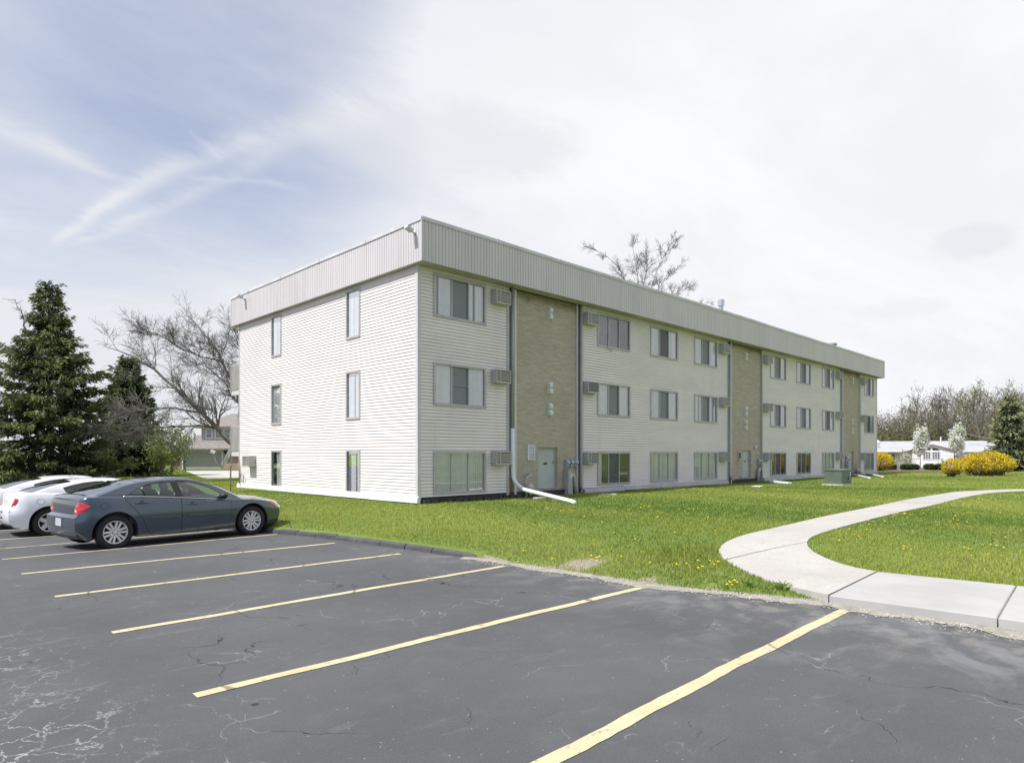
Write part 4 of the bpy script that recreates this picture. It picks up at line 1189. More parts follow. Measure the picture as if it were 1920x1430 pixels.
def make_car(name, label, paint, glassm, sty, cat='car'):
    grey = sty == 'grey'
    L = 4.62; W = .895
    XR, XF = .98, 3.83; WR = .335; ARCH = .405; ZAX = .335
    SILL = .20
    BELT = [(0, .99), (.12, 1.02), (.45, 1.055), (.8, 1.06), (1.3, 1.045), (2.2, .965), (3.2, .865), (3.5, .845), (3.9, .815), (4.25, .765), (4.5, .70), (4.62, .645)]
    PROF = [(.16, .925), (.22, .945), (.35, .975), (.5, .995), (.62, 1.0), (.72, .993), (.80, .985), (.9, .968), (1.0, .938), (1.10, .895)]
    ROOF = [(.66, 1.06), (.85, 1.145), (1.05, 1.225), (1.3, 1.31), (1.6, 1.368), (1.95, 1.395), (2.3, 1.395), (2.6, 1.37), (2.9, 1.28), (3.15, 1.15), (3.4, .99), (3.62, .842)]
    B = lambda x: spl(BELT, x)
    RF = lambda x: spl(ROOF, x)
    def Wp(x):
        w = W
        if x < 1.0: w *= 1 - .17 * ((1.0 - x) / 1.0) ** 2.4
        if x > 3.6: w *= 1 - .20 * ((x - 3.6) / 1.02) ** 2.4
        # flared arches
        for xc in (XR, XF): w += .018 * math.exp(-((x - xc) / .42) ** 2)
        return w
    def ysd(x, z): return Wp(x) * spl(PROF, min(1.10, max(.16, z)))
    def ygh(x, z):
        b = B(x); return ysd(x, b) - .035 - .50 * (z - b) - .10 * max(0, z - b) ** 2
    RX = [(.16, .26), (.26, .14), (.38, .02), (.52, -.01), (.60, .0), (.655, .02), (.685, .15), (.80, .17), (.95, .19), (1.02, .23), (1.1, .29)]
    FXW = [(.16, -.14), (.24, -.05), (.38, .0), (.50, .01), (.58, -.01), (.65, -.05), (.75, -.12), (.9, -.2)]
    def warp(x, z):
        if x < .55: x += spl(RX, max(.16, min(1.1, z))) * (1 - x / .55) ** 1.3
        if x > L - .6: x += spl(FXW, max(.16, min(.9, z))) * ((x - (L - .6)) / .6) ** 1.3
        return x
    def side(x, z, s=1, off=0.0):
        return (warp(x, z), s * (ysd(x, z) + off), z)
    BULR, BULF = .08, .30
    def cap(e, s, z, off=0.0):
        """rear (e=0) or front (e=1) end, s from -1 (right) to 1 (left)"""
        x = 0 if e == 0 else L
        y = ysd(x, z) * s; bul = (1 - abs(s) ** 2.2)
        return (warp(x, z) + ((-BULR * bul - off) if e == 0 else (BULF * bul * (1 if z < .62 else .8) + off)), y, z)
    root = thing(name, label, cat)
    body = MB()
    # --- sides, with the wheel arches cut in
    xs_ = sorted(set([round(x, 4) for x in np.linspace(0, L, 70)] + [round(xc + ARCH * math.cos(t), 5) for xc in (XR, XF) for t in np.linspace(0, math.pi, 25)] + [xc + q for xc in (XR, XF) for q in (-ARCH - .004, ARCH + .004)]))
    def zb(x):
        base = SILL + (.05 * (1 - x / .6) if x < .6 else 0) + (.02 if x > 4.2 else 0)
        for xc in (XR, XF):
            d = abs(x - xc)
            if d <= ARCH: return max(base, ZAX + math.sqrt(max(0, ARCH * ARCH - d * d)) * .99)
        return base
    T = [0, .03, .08, .16, .26, .36, .46, .56, .66, .76, .85, .92, .97, 1]
    for s in (1, -1):
        rows = []
        for x in xs_:
            a = zb(x); b = B(x)
            r_ = [side(x, a + (b - a) * t, s) for t in T]
            # inner return at the bottom edge
            p = r_[0]; r_ = [(p[0], p[1] - s * .09, p[2] + (.0 if a < .3 else -.0))] + r_
            # rolled shoulder towards the top
            q = r_[-1]; r_.append((q[0], q[1] - s * .022, q[2] + .012))
            rows.append(r_)
        body.grid(rows, flip=(s > 0))
    # --- end caps
    SS = [-1, -.97, -.9, -.8, -.65, -.45, -.2, 0, .2, .45, .65, .8, .9, .97, 1]
    for e in (0, 1):
        x = 0 if e == 0 else L; a, b = zb(x), B(x)
        zz = [a, a + .04, .34, .42, .50, .56, .61, .645, .67, .70, .78, .86, .94, b] if e == 0 else [a, a + .04, .32, .40, .48, .54, .58, .61, b]
        rows = [[cap(e, s, z) for s in SS] for z in zz]
        body.grid(rows, flip=(e == 1))
    # --- boot lid and bonnet
    def topsurf(x0, x1, n, crown, e):
        rows = []
        for i in range(n + 1):
            x = x0 + (x1 - x0) * i / n; b = B(x); row = []
            f = (i / n) if e == 0 else 1 - i / n
            for s in SS:
                yy = (ysd(x, b) - .022 * 1) * s
                bul = 1 - abs(s) ** 2.2
                xo = (-BULR * bul * max(0, 1 - x / .45)) if e == 0 else BULF * .8 * bul * max(0, (x - (L - .9)) / .9)
                z = b + .012 + crown(x) * (1 - abs(s) ** 2.6)
                row.append((warp(x, b) + xo, yy, z))
            rows.append(row)
        if e == 0: rows.insert(0, [cap(0, s, B(0)) for s in SS])
        else: rows.append([cap(1, s, B(L)) for s in SS])
        body.grid(rows, flip=False)
    topsurf(0, .95, 10, lambda x: .028 + .03 * sm(0, .8, x), 0)
    topsurf(3.2, L, 18, lambda x: .085 - .03 * sm(3.8, L, x), 1)
    if False:   # small lip of the boot lid
        rows = []
        for s in SS:
            p = cap(0, s, B(0)); rows.append([(p[0] - .015, p[1] * .93, p[2] + .012), (p[0] + .01, p[1] * .93, p[2] + .055), (p[0] + .10, p[1] * .93, p[2] + .052)])
        body.grid(rows)
    # --- cabin sides with window openings
    if grey:
        WIN = [[(1.22, 1.085), (1.36, 1.165), (1.52, 1.245), (1.70, 1.305), (1.90, 1.335), (2.12, 1.345), (2.17, .99)],
               [(2.30, .98), (2.255, 1.345), (2.45, 1.335), (2.68, 1.28), (2.90, 1.185), (3.08, 1.065), (3.18, .98), (3.20, .90)]]
    else:
        WIN = [[(1.36, 1.075), (1.30, 1.205), (1.52, 1.27), (1.75, 1.318), (1.98, 1.342), (2.17, 1.346), (2.22, .99)],
               [(2.32, .98), (2.27, 1.345), (2.45, 1.335), (2.68, 1.28), (2.90, 1.185), (3.08, 1.065), (3.18, .98), (3.20, .90)]]
    xr = list(np.linspace(.66, 3.62, 46))
    outer = [(x, B(x) + .005) for x in xr] + [(x, RF(x)) for x in reversed(xr[1:-1])]
    def ghpoint(p, s, off=0): return (p[0], s * (ygh(p[0], p[1]) + off), p[1])
    def tess(polys):
        tris = tessellate_polygon([[Vector((p[0], p[1], 0)) for p in q] for q in polys]); return tris
    def densify(poly, d=.08):
        out = []
        for i in range(len(poly)):
            a = Vector(poly[i]); b = Vector(poly[(i + 1) % len(poly)]); n = max(1, int((b - a).length / d))
            out += [tuple(a.lerp(b, k / n)) for k in range(n)]
        return out
    WIN = [densify(w) for w in WIN]
    for s in (1, -1):
        flat = outer + WIN[0] + WIN[1]
        body.add([ghpoint(p, s) for p in flat], tess([outer, WIN[0], WIN[1]]))
    # --- roof, screen surrounds
    def across(x, s):
        z = RF(x); y = ygh(x, z) * s; f = sm(.66, 1.6, x) if x < 2 else 1 - sm(2.7, 3.62, x)
        bul = 1 - abs(s) ** 2.2
        xo = 0
        if x < 1.6: xo = -.22 * bul * (1 - sm(.66, 1.6, x))
        if x > 2.6: xo = .30 * bul * sm(2.6, 3.62, x)
        return (x + xo, y, z + (.020 + .035 * f) * bul)
    SG = [-1, -.95, -.88, -.75, -.5, -.25, 0, .25, .5, .75, .88, .95, 1]
    def gpatch(mb, x0, x1, n, ss, dz=0.0):
        mb.grid([[(lambda p: (p[0], p[1], p[2] + dz))(across(x0 + (x1 - x0) * i / n, s)) for s in ss] for i in range(n + 1)])
    rx0, rx1, fx0, fx1 = .72, 1.50, 2.70, 3.56
    gpatch(body, rx1, fx0, 14, SG)
    gpatch(body, .66, rx0, 2, SG); gpatch(body, fx1, 3.62, 2, SG)
    for sgn in (1, -1):
        e = [sgn * q for q in (.88, .95, 1)]
        gpatch(body, rx0, rx1, 10, e); gpatch(body, fx0, fx1, 12, e)
    bo = body.build('body', paint, root, smooth=38, fixn=True)
    mb = MB(); gpatch(mb, rx0, rx1, 10, [q for q in SG if abs(q) <= .881], -.004); mb.build('rear_window', M['cardark'], root, True)
    mb = MB(); gpatch(mb, fx0, fx1, 12, [q for q in SG if abs(q) <= .881], -.004); mb.build('windscreen', M['carglass'], root, True)
    # --- side glass, dark rubber round it, chrome belt strip
    for s in (1, -1):
        for k, w in enumerate(WIN):
            mb = MB(); mb.add([ghpoint(p, s, -.006) for p in w], tess([w])); wo = mb.build('window', glassm, root, True)
            cxm = sum(p[0] for p in w) / len(w); czm = sum(p[1] for p in w) / len(w)
            big = [(cxm + (p[0] - cxm) * 1.035, czm + (p[1] - czm) * (1.12 if p[1] > czm else 1.03)) for p in w]
            mb = MB(); mb.add([ghpoint(p, s, .003) for p in big + w], tess([big, w])); mb.build('rubber_seal', M['black'], wo)
            if k == 0 and grey:
                mb = MB(); mb.tube([ghpoint((1.56, 1.055), s, .0), ghpoint((1.53, 1.16), s, .0), ghpoint((1.49, 1.23), s, 0)], .014, 6); mb.build('glass_divider', M['black'], wo, True)
        # dark door pillar
        mb = MB(); pp = [(2.165, .985), (2.115, 1.352), (2.262, 1.352), (2.31, .98)]; mb.add([ghpoint(p, s, .004) for p in pp], [(0, 1, 2, 3)]); mb.build('door_pillar', M['black'], root)
        if grey:
            mb = MB(); mb.tube([side(x, B(x) - .012 + .02, s, -.006) for x in np.linspace(1.13, 3.28, 22)], .010, 6); mb.build('belt_trim', M['chrome'], root, True)
    # --- doors as panels with dark shut lines
    def door(xl, xr_, z0, z1, s, hx):
        def patch(grow, off):
            mb = MB(); rows = []
            for i in range(15):
                z = z0 - grow + (z1 - z0 + 2 * grow) * i / 14
                a, b = xl(z) - grow, xr_(z) + grow
                rows.append([side(a + (b - a) * j / 12, min(z, B(a + (b - a) * j / 12) - .012 + grow), s, off) for j in range(13)])
            mb.grid(rows, flip=(s < 0)); return mb
        d = patch(0, .0045).build('door', paint, root, True)
        patch(.008, .002).build('door_gap', M['black'], d, True)
        mb = MB(); hz_ = B(hx) - .135
        for (a, b_) in ((-.12, .12),):
            pts = [side(hx + a, hz_, s, .004), side(hx + a + .03, hz_ + .004, s, .036), side(hx, hz_ + .006, s, .045), side(hx + b_ - .03, hz_ + .004, s, .036), side(hx + b_, hz_, s, .004)]
            mb.tube(pts, .016, 8)
        mb.build('handle', paint, d, True)
        mb = MB(); rows = []
        for i in range(5):
            a = math.pi * i / 4; rows.append([side(hx - .055 * math.cos(a), hz_ + .012, s, .006), side(hx - .055 * math.cos(a), hz_ + .012 + .040 * math.sin(a), s, .006)])
        mb.grid(rows); mb.build('handle_recess', M['black'], d)
        if grey:
            mb = MB(); zz = .565
            a, b = xl(zz) + .12, xr_(zz) - (.0 if xr_(.5) < 2.4 else .14)
            mb.tube([side(x, zz + .008 * (2.2 - x), s, .008) for x in np.linspace(a, b, 14)], .011, 6); mb.build('side_moulding', paint, d, True)
        return d
    for s in (1, -1):
        door(lambda z: pl([(.24, 1.62), (.35, 1.56), (.5, 1.50), (.65, 1.42), (.8, 1.30), (.95, 1.19), (1.05, 1.13)], z), lambda z: 2.235, .245, 1.0, s, 1.46)
        door(lambda z: 2.248, lambda z: pl([(.24, 3.27), (.45, 3.30), (.7, 3.32), (.85, 3.33), (.95, 3.30)], z), .245, .945, s, 2.46)
    # fuel flap
    mb = MB(); mb.add([side(.80 + .075 * math.cos(t), .865 + .075 * math.sin(t), -1, .006) for t in np.linspace(0, 2 * math.pi, 20)[:-1]], [tuple(range(19))]); ff = mb.build('fuel_flap', paint, root)
    mb = MB(); mb.add([side(.80 + .081 * math.cos(t), .865 + .081 * math.sin(t), -1, .003) for t in np.linspace(0, 2 * math.pi, 20)[:-1]], [tuple(range(19))]); mb.build('flap_gap', M['interior'], ff)
    # --- lamps: wrapped round the corners; q>0 along the side, q<0 round the end
    def lamp(e, s, pts, m, nm, off=.010, parent=None):
        # pts: (q, ztop, zbot)
        mb = MB(); rows = []
        q0, q1 = pts[0][0], pts[-1][0]
        for i in range(25):
            q = q0 + (q1 - q0) * i / 24; zt = spl([(p[0], p[1]) for p in pts], q); zb_ = spl([(p[0], p[2]) for p in pts], q); row = []
            for j in range(7):
                z = zb_ + (zt - zb_) * j / 6; k = off * (1 if 0 < j < 6 and 0 < i < 24 else .15)
                if q >= 0:
                    x = q if e == 0 else L - q; p = side(x, z, s, k)
                else:
                    p = cap(e, s * (1 + q / .72), z, k)
                row.append(p)
            rows.append(row)
        mb.grid(rows); return mb.build(nm, m, parent or root, True)
    for s in (1, -1):
        if grey:
            tl = lamp(0, s, [(-.20, .77, .70), (-.10, .90, .70), (0, .965, .71), (.14, .968, .735), (.30, .94, .78), (.46, .90, .835), (.56, .870, .862)], M['tail_red'], 'tail_light')
            lamp(0, s, [(-.145, .795, .735), (-.11, .80, .735), (-.075, .795, .735)], M['tail_clear'], 'reversing_lamp', .022, tl)
        else:
            tl = lamp(0, s, [(-.24, .70, .688), (-.12, .82, .72), (0, .95, .765), (.08, .955, .80), (.17, .94, .90)], M['tail_red'], 'tail_light')
            lamp(0, s, [(-.235, .70, .69), (-.17, .75, .705)], M['tail_clear'], 'reversing_lamp', .018, tl)
        hl = lamp(1, s, [(-.34, .60, .565), (-.2, .655, .56), (0, .685, .575), (.14, .735, .625), (.27, .768, .71)], M['tail_clear'], 'headlight')
        lamp(1, s, [(.06, .705, .60), (.14, .735, .625), (.26, .765, .705)], M['amber'], 'side_marker', .014, hl)
    # number plate in its recess, badge
    mb = MB(); mb.grid([[cap(0, q, z, .004) for q in np.linspace(-.34, .34, 9)] for z in (.44, .62)]); np_ = mb.build('plate_recess', M['interior'], root)
    mb = MB(); mb.grid([[cap(0, q, z, .012) for q in np.linspace(-.20, .20, 7)] for z in (.465, .615)]); mb.build('number_plate', M['plate'], np_)
    mb = MB(); mb.grid([[cap(0, q, z, .004) for q in (-.80, -.72, -.64)] for z in (.715, .735)]); mb.build('badge', M['chrome'], root)
    # lower dark valances
    mb = MB(); mb.grid([[cap(0, q, z, .004) for q in SS] for z in (.24, .30)]); mb.build('rear_valance', M['interior'], root)
    # --- mirrors
    for s in (1, -1):
        mb = MB(); c = Vector((3.12, s * (ygh(3.12, .95) + .13), .965))
        rows = []
        for i in range(9):
            t = math.pi * i / 8; rows.append([c + Vector((-.085 * math.cos(t) * 1.0, .115 * math.sin(t) * math.cos(a), .078 * math.sin(t) * math.sin(a))) for a in np.linspace(0, 2 * math.pi, 15)])
        mb.grid(rows); mb.obox((3.16, s * (ygh(3.16, .90) + .02), .905), (1, 0, 0), (0, 1, 0), (0, 0, 1), .05, .06, .022)
        mb.build('mirror', M['black'] if grey else paint, root, True)
    # --- wheels
    def wheel(xc, s):
        yo = s * .875; yi = s * .66
        A = lambda r, t: (r, (yi + (yo - yi) * t))
        mb = MB(); mb.lathe([A(.205, .06), A(.27, .0), A(.315, .04), A(.333, .16), A(.335, .5), A(.333, .84), A(.318, .955), A(.29, 1.0), A(.25, 1.0), A(.222, .955), A(.212, .90)], 40, 'y', (xc, 0, ZAX))
        w = mb.build('wheel', M['tyre'], root, 50)
        mb = MB(); yd = yi + (yo - yi) * .90
        mb.lathe([(.225, yi + (yo - yi) * .955), (.219, yi + (yo - yi) * .985), (.208, yi + (yo - yi) * .96), (.200, yi + (yo - yi) * .80), (.196, yi + (yo - yi) * .4)], 40, 'y', (xc, 0, ZAX))
        mb.lathe([(0, yd + s * .006), (.03, yd + s * .006), (.034, yd), (.062, yd - s * .004), (.07, yd - s * .03)], 24, 'y', (xc, 0, ZAX))
        n = 6 if grey else 5
        for i in range(n):
            a0 = 2 * math.pi * i / n + .18
            for da in ((-.16, .16) if grey else (0,)):
                wd = .024 if grey else .056
                d = Vector((math.cos(a0), 0, math.sin(a0))); t = Vector((-d.z, 0, d.x))
                r0, r1 = .055, .212; o0 = math.sin(da) * (.12 if grey else 0); o1 = math.sin(da) * (.26 if grey else 0)
                C = Vector((xc, 0, ZAX)); P0 = C + d * r0 + t * o0; P1 = C + d * math.sqrt(r1 * r1 - o1 * o1) + t * o1
                k = 1.0 if grey else .72
                vs_ = []
                for (P, w_, y) in ((P0, wd, yd), (P1, wd * k if grey else wd * .8, yd + s * .008)):
                    for (q, yy) in ((-w_, -s * .035), (-w_ * .75, 0), (w_ * .75, 0), (w_, -s * .035)):
                        vs_.append((P.x + t.x * q, y + yy, P.z + t.z * q))
                mb.add(vs_, [(0, 1, 5, 4), (1, 2, 6, 5), (2, 3, 7, 6)])
        mb.build('rim', M['rim'], w, 40)
        mb = MB(); mb.lathe([(0, yi + (yo - yi) * .5), (.198, yi + (yo - yi) * .5)], 32, 'y', (xc, 0, ZAX)); mb.lathe([(0, yi + (yo - yi) * .66), (.14, yi + (yo - yi) * .66), (.14, yi + (yo - yi) * .5)], 28, 'y', (xc, 0, ZAX)); mb.build('brake', M['rimback'], w, 40)
        mb = MB()
        for i in range(5):
            t = 2 * math.pi * i / 5 + .5; mb.lathe([(.010, yd - s * .004), (.010, yd + s * .005), (0, yd + s * .005)], 8, 'y', (xc + .047 * math.cos(t), 0, ZAX + .047 * math.sin(t)))
        mb.build('wheel_nuts', M['rimback'], w, 40)
    for xc in (XR, XF):
        for s in (1, -1): wheel(xc, s)
    # --- arch liners, underbody, cabin
    mb = MB()
    for xc in (XR, XF):
        for s in (1, -1):
            rows = []
            for y in (.50, .86):
                rows.append([(xc + (ARCH - .002) * math.cos(t), s * y, ZAX + (ARCH - .002) * math.sin(t) * .99) for t in np.linspace(-.25, math.pi + .25, 22)])
            mb.grid(rows)
            mb.add([(xc, s * .50, ZAX)] + [(xc + ARCH * math.cos(t), s * .50, ZAX + ARCH * math.sin(t)) for t in np.linspace(-.25, math.pi + .25, 22)], [(0, i, i + 1) for i in range(1, 22)])
    mb.box(.35, XR - ARCH, -.70, .70, .24, .5); mb.box(XR + ARCH, XF - ARCH, -.74, .74, .21, .45); mb.box(XR - ARCH, XR + ARCH, -.50, .50, .26, .6); mb.box(XF - ARCH, XF + ARCH, -.5, .5, .22, .6); mb.box(XF + ARCH, 4.45, -.62, .62, .20, .45)
    mb.box(1.9, 2.35, -.30, -.18, .15, .22)
    mb.build('underbody', M['interior'], root)
    mb = MB(); mb.box(1.0, 3.5, -.80, .80, .46, .55); mb.box(.75, 1.25, -.76, .76, .55, .97); mb.box(3.10, 3.45, -.74, .74, .55, .93)
    for s in (1, -1): mb.box(1.25, 3.1, s * .745, s * .80, .55, .93)
    mb.build('cabin_lining', M['interior'], root)
    def seat(x, y, rear=False):
        mb = MB()
        def blob(c, rx, ry, rz, tilt=0):
            rows = []
            for i in range(9):
                p = -math.pi / 2 + math.pi * i / 8; row = []
                for a in np.linspace(0, 2 * math.pi, 15):
                    cx = math.copysign(abs(math.cos(a)) ** .5, math.cos(a)); sx = math.copysign(abs(math.sin(a)) ** .5, math.sin(a)); cp_ = abs(math.cos(p)) ** .5; sp = math.copysign(abs(math.sin(p)) ** .6, math.sin(p))
                    row.append((c[0] + rx * cx * cp_ - tilt * rz * sp, c[1] + ry * sx * cp_, c[2] + rz * sp))
                rows.append(row)
            mb.grid(rows)
        blob((x, y, .85), .09, .235, .30, .28); blob((x + .27, y, .60), .27, .235, .09)
        st = mb.build('seat', M['interior'], root, True)
        mb = MB(); blob((x - .13, y, 1.235), .055, .125, .095, .2); mb.tube([(x - .10, y - .05, 1.05), (x - .12, y - .05, 1.2)], .008, 5); mb.tube([(x - .10, y + .05, 1.05), (x - .12, y + .05, 1.2)], .008, 5); mb.build('headrest', M['interior'], st, True)
    for y in (.38, -.38): seat(2.22, y)
    for y in (.38, -.38): seat(1.38, y)
    mb = MB(); c = Vector((2.86, .38, .93)); ax = Vector((.42, 0, .9)).normalized(); bx = Vector((0, 1, 0))
    mb.tube([c + (ax * math.cos(t) + bx * math.sin(t)) * .185 for t in np.linspace(0, 2 * math.pi, 24)], .016, 6, cap=False); mb.tube([c - bx * .18, c, c + bx * .18], .02, 5); mb.build('steering_wheel', M['interior'], root, True)
    if not grey:
        mb = MB(); mb.tube([(1.72, 0, 1.44), (1.55, 0, 1.52)], .006, 5); mb.build('aerial', M['black'], root)
    squash(root, .40 if grey else .62)
    return root

def squash(o, k):
    """short tail and low roof of this body"""
    for c in o.children:
        if c.name.split('.')[0] == 'wheel': continue
        for m_ in [c] + list(c.children):
            for v in m_.data.vertices:
                if v.co.x < .55: v.co.x = .55 - (.55 - v.co.x) * k
                if v.co.z > .75: v.co.z = .75 + (v.co.z - .75) * .87

def place_car(o, v_side, u_rear_axle, ang, scale):
    """near (right) side tyres at v_side, rear axle at u"""
    c, s = math.cos(ang), math.sin(ang)
    lx, ly = .98 * scale, -.86 * scale
    x = u_rear_axle - (lx * c - ly * s); y = v_side - (lx * s + ly * c)
    o.location = (x, y, float(lotz(y))); o.rotation_euler = (0, R(.0), ang); o.scale = (scale,) * 3
g_ = gp(217, 1027, -.05); g2_ = gp(470, 1000, -.06)
carA = make_car('parked_car', 'dark slate blue sedan parked nose to the kerb, nearest of the cars', M['carpaint'], M['carglass'], 'grey')
place_car(carA, g_[1] + .02, g_[0], math.atan2(g2_[1] - g_[1], g2_[0] - g_[0]) * .75, 1.04)
g3_ = gp(83, 1003, -.19)
carB = make_car('parked_car', 'white sedan with red tail light parked beside the slate blue sedan', M['carwhite'], M['cardark'], 'white')
place_car(carB, g3_[1] - .05, g3_[0] + .10, R(2.0), 1.04)
carC = copy_tree(carB); carC['label'] = 'white car at the left edge, mostly hidden behind the other white sedan'
place_car(carC, g3_[1] + 2.45, g3_[0] - .15, R(1.0), 1.05)
for o_ in (carA, carB, carC): o_['group'] = 'cars parked along the kerb'
# ------------------------------------------------------------------ plants
def unit(a): return a / (np.linalg.norm(a, axis=-1, keepdims=True) + 1e-9)
def leaves(c, ax, l, w, nrm=None, rng=nr):
    """kite shaped quads: centre c (n,3), long axis ax, length l, width w"""
    n = len(c); ax = unit(ax)
    r = unit(rng.normal(size=(n, 3))) if nrm is None else nrm
    b = unit(np.cross(ax, r))
    l = np.broadcast_to(l, (n,))[:, None]; w = np.broadcast_to(w, (n,))[:, None]
    P = np.stack([c - ax * l / 2, c + b * w / 2 - ax * l * .05, c + ax * l / 2, c - b * w / 2 - ax * l * .05], 1)
    return P.reshape(-1, 3), np.arange(n * 4).reshape(n, 4)
class Leafset:
    def __init__(s): s.c = []; s.a = []; s.l = []; s.w = []; s.k = []
    def add(s, c, a, l, w, k):
        n = len(c); s.c.append(c); s.a.append(a); s.l.append(np.broadcast_to(l, (n,))); s.w.append(np.broadcast_to(w, (n,))); s.k.append(np.broadcast_to(k, (n, 3)))
    def build(s, name, m, parent):
        c = np.concatenate(s.c); v, f = leaves(c, np.concatenate(s.a), np.concatenate(s.l), np.concatenate(s.w))
        return np_mesh(name, v, f, m, parent, np.concatenate(s.k))

def spruce(label, px, Z, ytop, base_r, seed, dens=1.0, tint=(1, 1, 1), prof=None, group=None, lsz=.30, cat='tree', bare_leader=None):
    rng = np.random.default_rng(seed)
    p = at(px, Z); zg = float(zl(*p)); Ht = hz(ytop, Z) - zg
    o = thing('spruce_tree', label, cat, (p[0], p[1], zg), 0, group)
    tr = MB(); tr.tube([(0, 0, -.1), (.03, 0, Ht * .3), (0, .04, Ht * .7), (0, 0, Ht - .1)], [Ht * .021, Ht * .016, Ht * .008, .015], 8)
    ls = Leafset(); br = MB()
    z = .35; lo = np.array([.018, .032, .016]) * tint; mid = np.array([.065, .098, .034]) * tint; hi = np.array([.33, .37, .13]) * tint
    while z < Ht - .25:
        f = z / Ht
        Lz = base_r * (prof(f) if prof else (1 - f) ** .85)
        nb = int(rng.integers(7, 10)) if f < .8 else 5
        a0 = rng.uniform(0, 6.28)
        for b in range(nb):
            a = a0 + 6.283 * b / nb + rng.uniform(-.35, .35)
            L = Lz * rng.uniform(.62, 1.22) + .12
            d = np.array([math.cos(a), math.sin(a), 0]); side_ = np.array([-d[1], d[0], 0])
            rise = .45 * (f > .75) + rng.uniform(-.10, .12) - .12 * (f < .5)
            sag = rng.uniform(.18, .36) * (1 - f) + .02
            zb = z + rng.uniform(-.18, .18)
            pos = lambda t: np.stack([d[0] * L * t, d[1] * L * t, zb + L * (rise * t - sag * t * (1.0 - .0 * t) + .22 * t ** 3)], -1)
            ts = np.linspace(0, 1, 6); pp = pos(ts)
            br.tube([tuple(q) for q in pp], list(np.linspace(.012 + .012 * L, .006, 6)), 4, cap=False)
            # hanging sprays along the bough
            ns = max(3, int(L * 7 * dens))
            tt = rng.uniform(.12, 1.0, ns) ** .8
            c0 = pos(tt)
            spread = (.07 + .22 * L * (1 - tt) * .5 + .08)
            lat = rng.normal(size=ns) * spread
            c0 = c0 + side_ * lat[:, None] + np.array([0, 0, -1]) * np.abs(rng.normal(size=ns) * .10)[:, None]
            br_t = rng.uniform(0, 1)
            per = 12
            k = np.repeat(np.arange(ns), per)
            ax = d * rng.uniform(.2, 1.0, len(k))[:, None] + side_ * (np.sign(lat[k]) * rng.uniform(0, .9, len(k)))[:, None] + np.array([0, 0, -1.0]) * rng.uniform(-.35, .9, len(k))[:, None]
            c = c0[k] + unit(ax) * rng.uniform(0, lsz * .9, len(k))[:, None] + rng.normal(size=(len(k), 3)) * .045
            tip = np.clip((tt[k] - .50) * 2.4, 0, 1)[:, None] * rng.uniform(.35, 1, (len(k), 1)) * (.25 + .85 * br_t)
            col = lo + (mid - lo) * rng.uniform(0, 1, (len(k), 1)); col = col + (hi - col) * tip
            ls.add(c, ax, rng.uniform(.6, 1.25, len(k)) * lsz, rng.uniform(.20, .36, len(k)) * lsz, col)
        z += rng.uniform(.20, .34) * (.55 + .45 * (1 - f)) * max(1.0, Ht / 11)
    n = 60; c = np.stack([rng.normal(size=n) * .07, rng.normal(size=n) * .07, Ht - rng.uniform(0, .7, n)], -1)
    ls.add(c, np.stack([rng.normal(size=n) * .6, rng.normal(size=n) * .6, rng.uniform(.2, 1, n)], -1), .2, .05, mid)
    tr.build('trunk', M['bark'], o, True); br.build('boughs', M['bark'], o); ls.build('foliage', M['needle'], o)
    if bare_leader:
        mb = MB(); (x0, y0, x1, y1) = bare_leader
        r3 = np.array([Rv[0], Rv[1], 0]); A = r3 * (x0 - px) * Z / FPX + np.array([0, 0, hz(y0, Z) - zg]); Bp = r3 * (x1 - px) * Z / FPX + np.array([0, 0, hz(y1, Z) - zg])
        twigs(mb, A, Bp, .05, rng, n=26, l=.55); mb.build('dead_top', M['bark_light'], o)
    return o

def twigs(mb, A, B, r, rng, n=10, l=.5, depth=1):
    A = np.array(A, float); B = np.array(B, float)
    pts = [A + (B - A) * t + (rng.normal(size=3) * .04 * np.linalg.norm(B - A) if 0 < t < 1 else 0) for t in np.linspace(0, 1, 6)]
    mb.tube([tuple(p) for p in pts], list(np.linspace(r, .010, 6)), 4, cap=False)
    d = unit(B - A)
    for i in range(n):
        t = rng.uniform(.15, 1); j = min(4, int(t * 5)); p = pts[j] + (pts[j + 1] - pts[j]) * (t * 5 - j)
        q = unit(d * rng.uniform(.2, .8) + unit(rng.normal(size=3)) * .9) * l * rng.uniform(.3, 1)
        m_ = p + q * .5 + rng.normal(size=3) * .05 * l
        mb.tube([tuple(p), tuple(m_), tuple(p + q)], [.016, .012, .007], 3, cap=False)

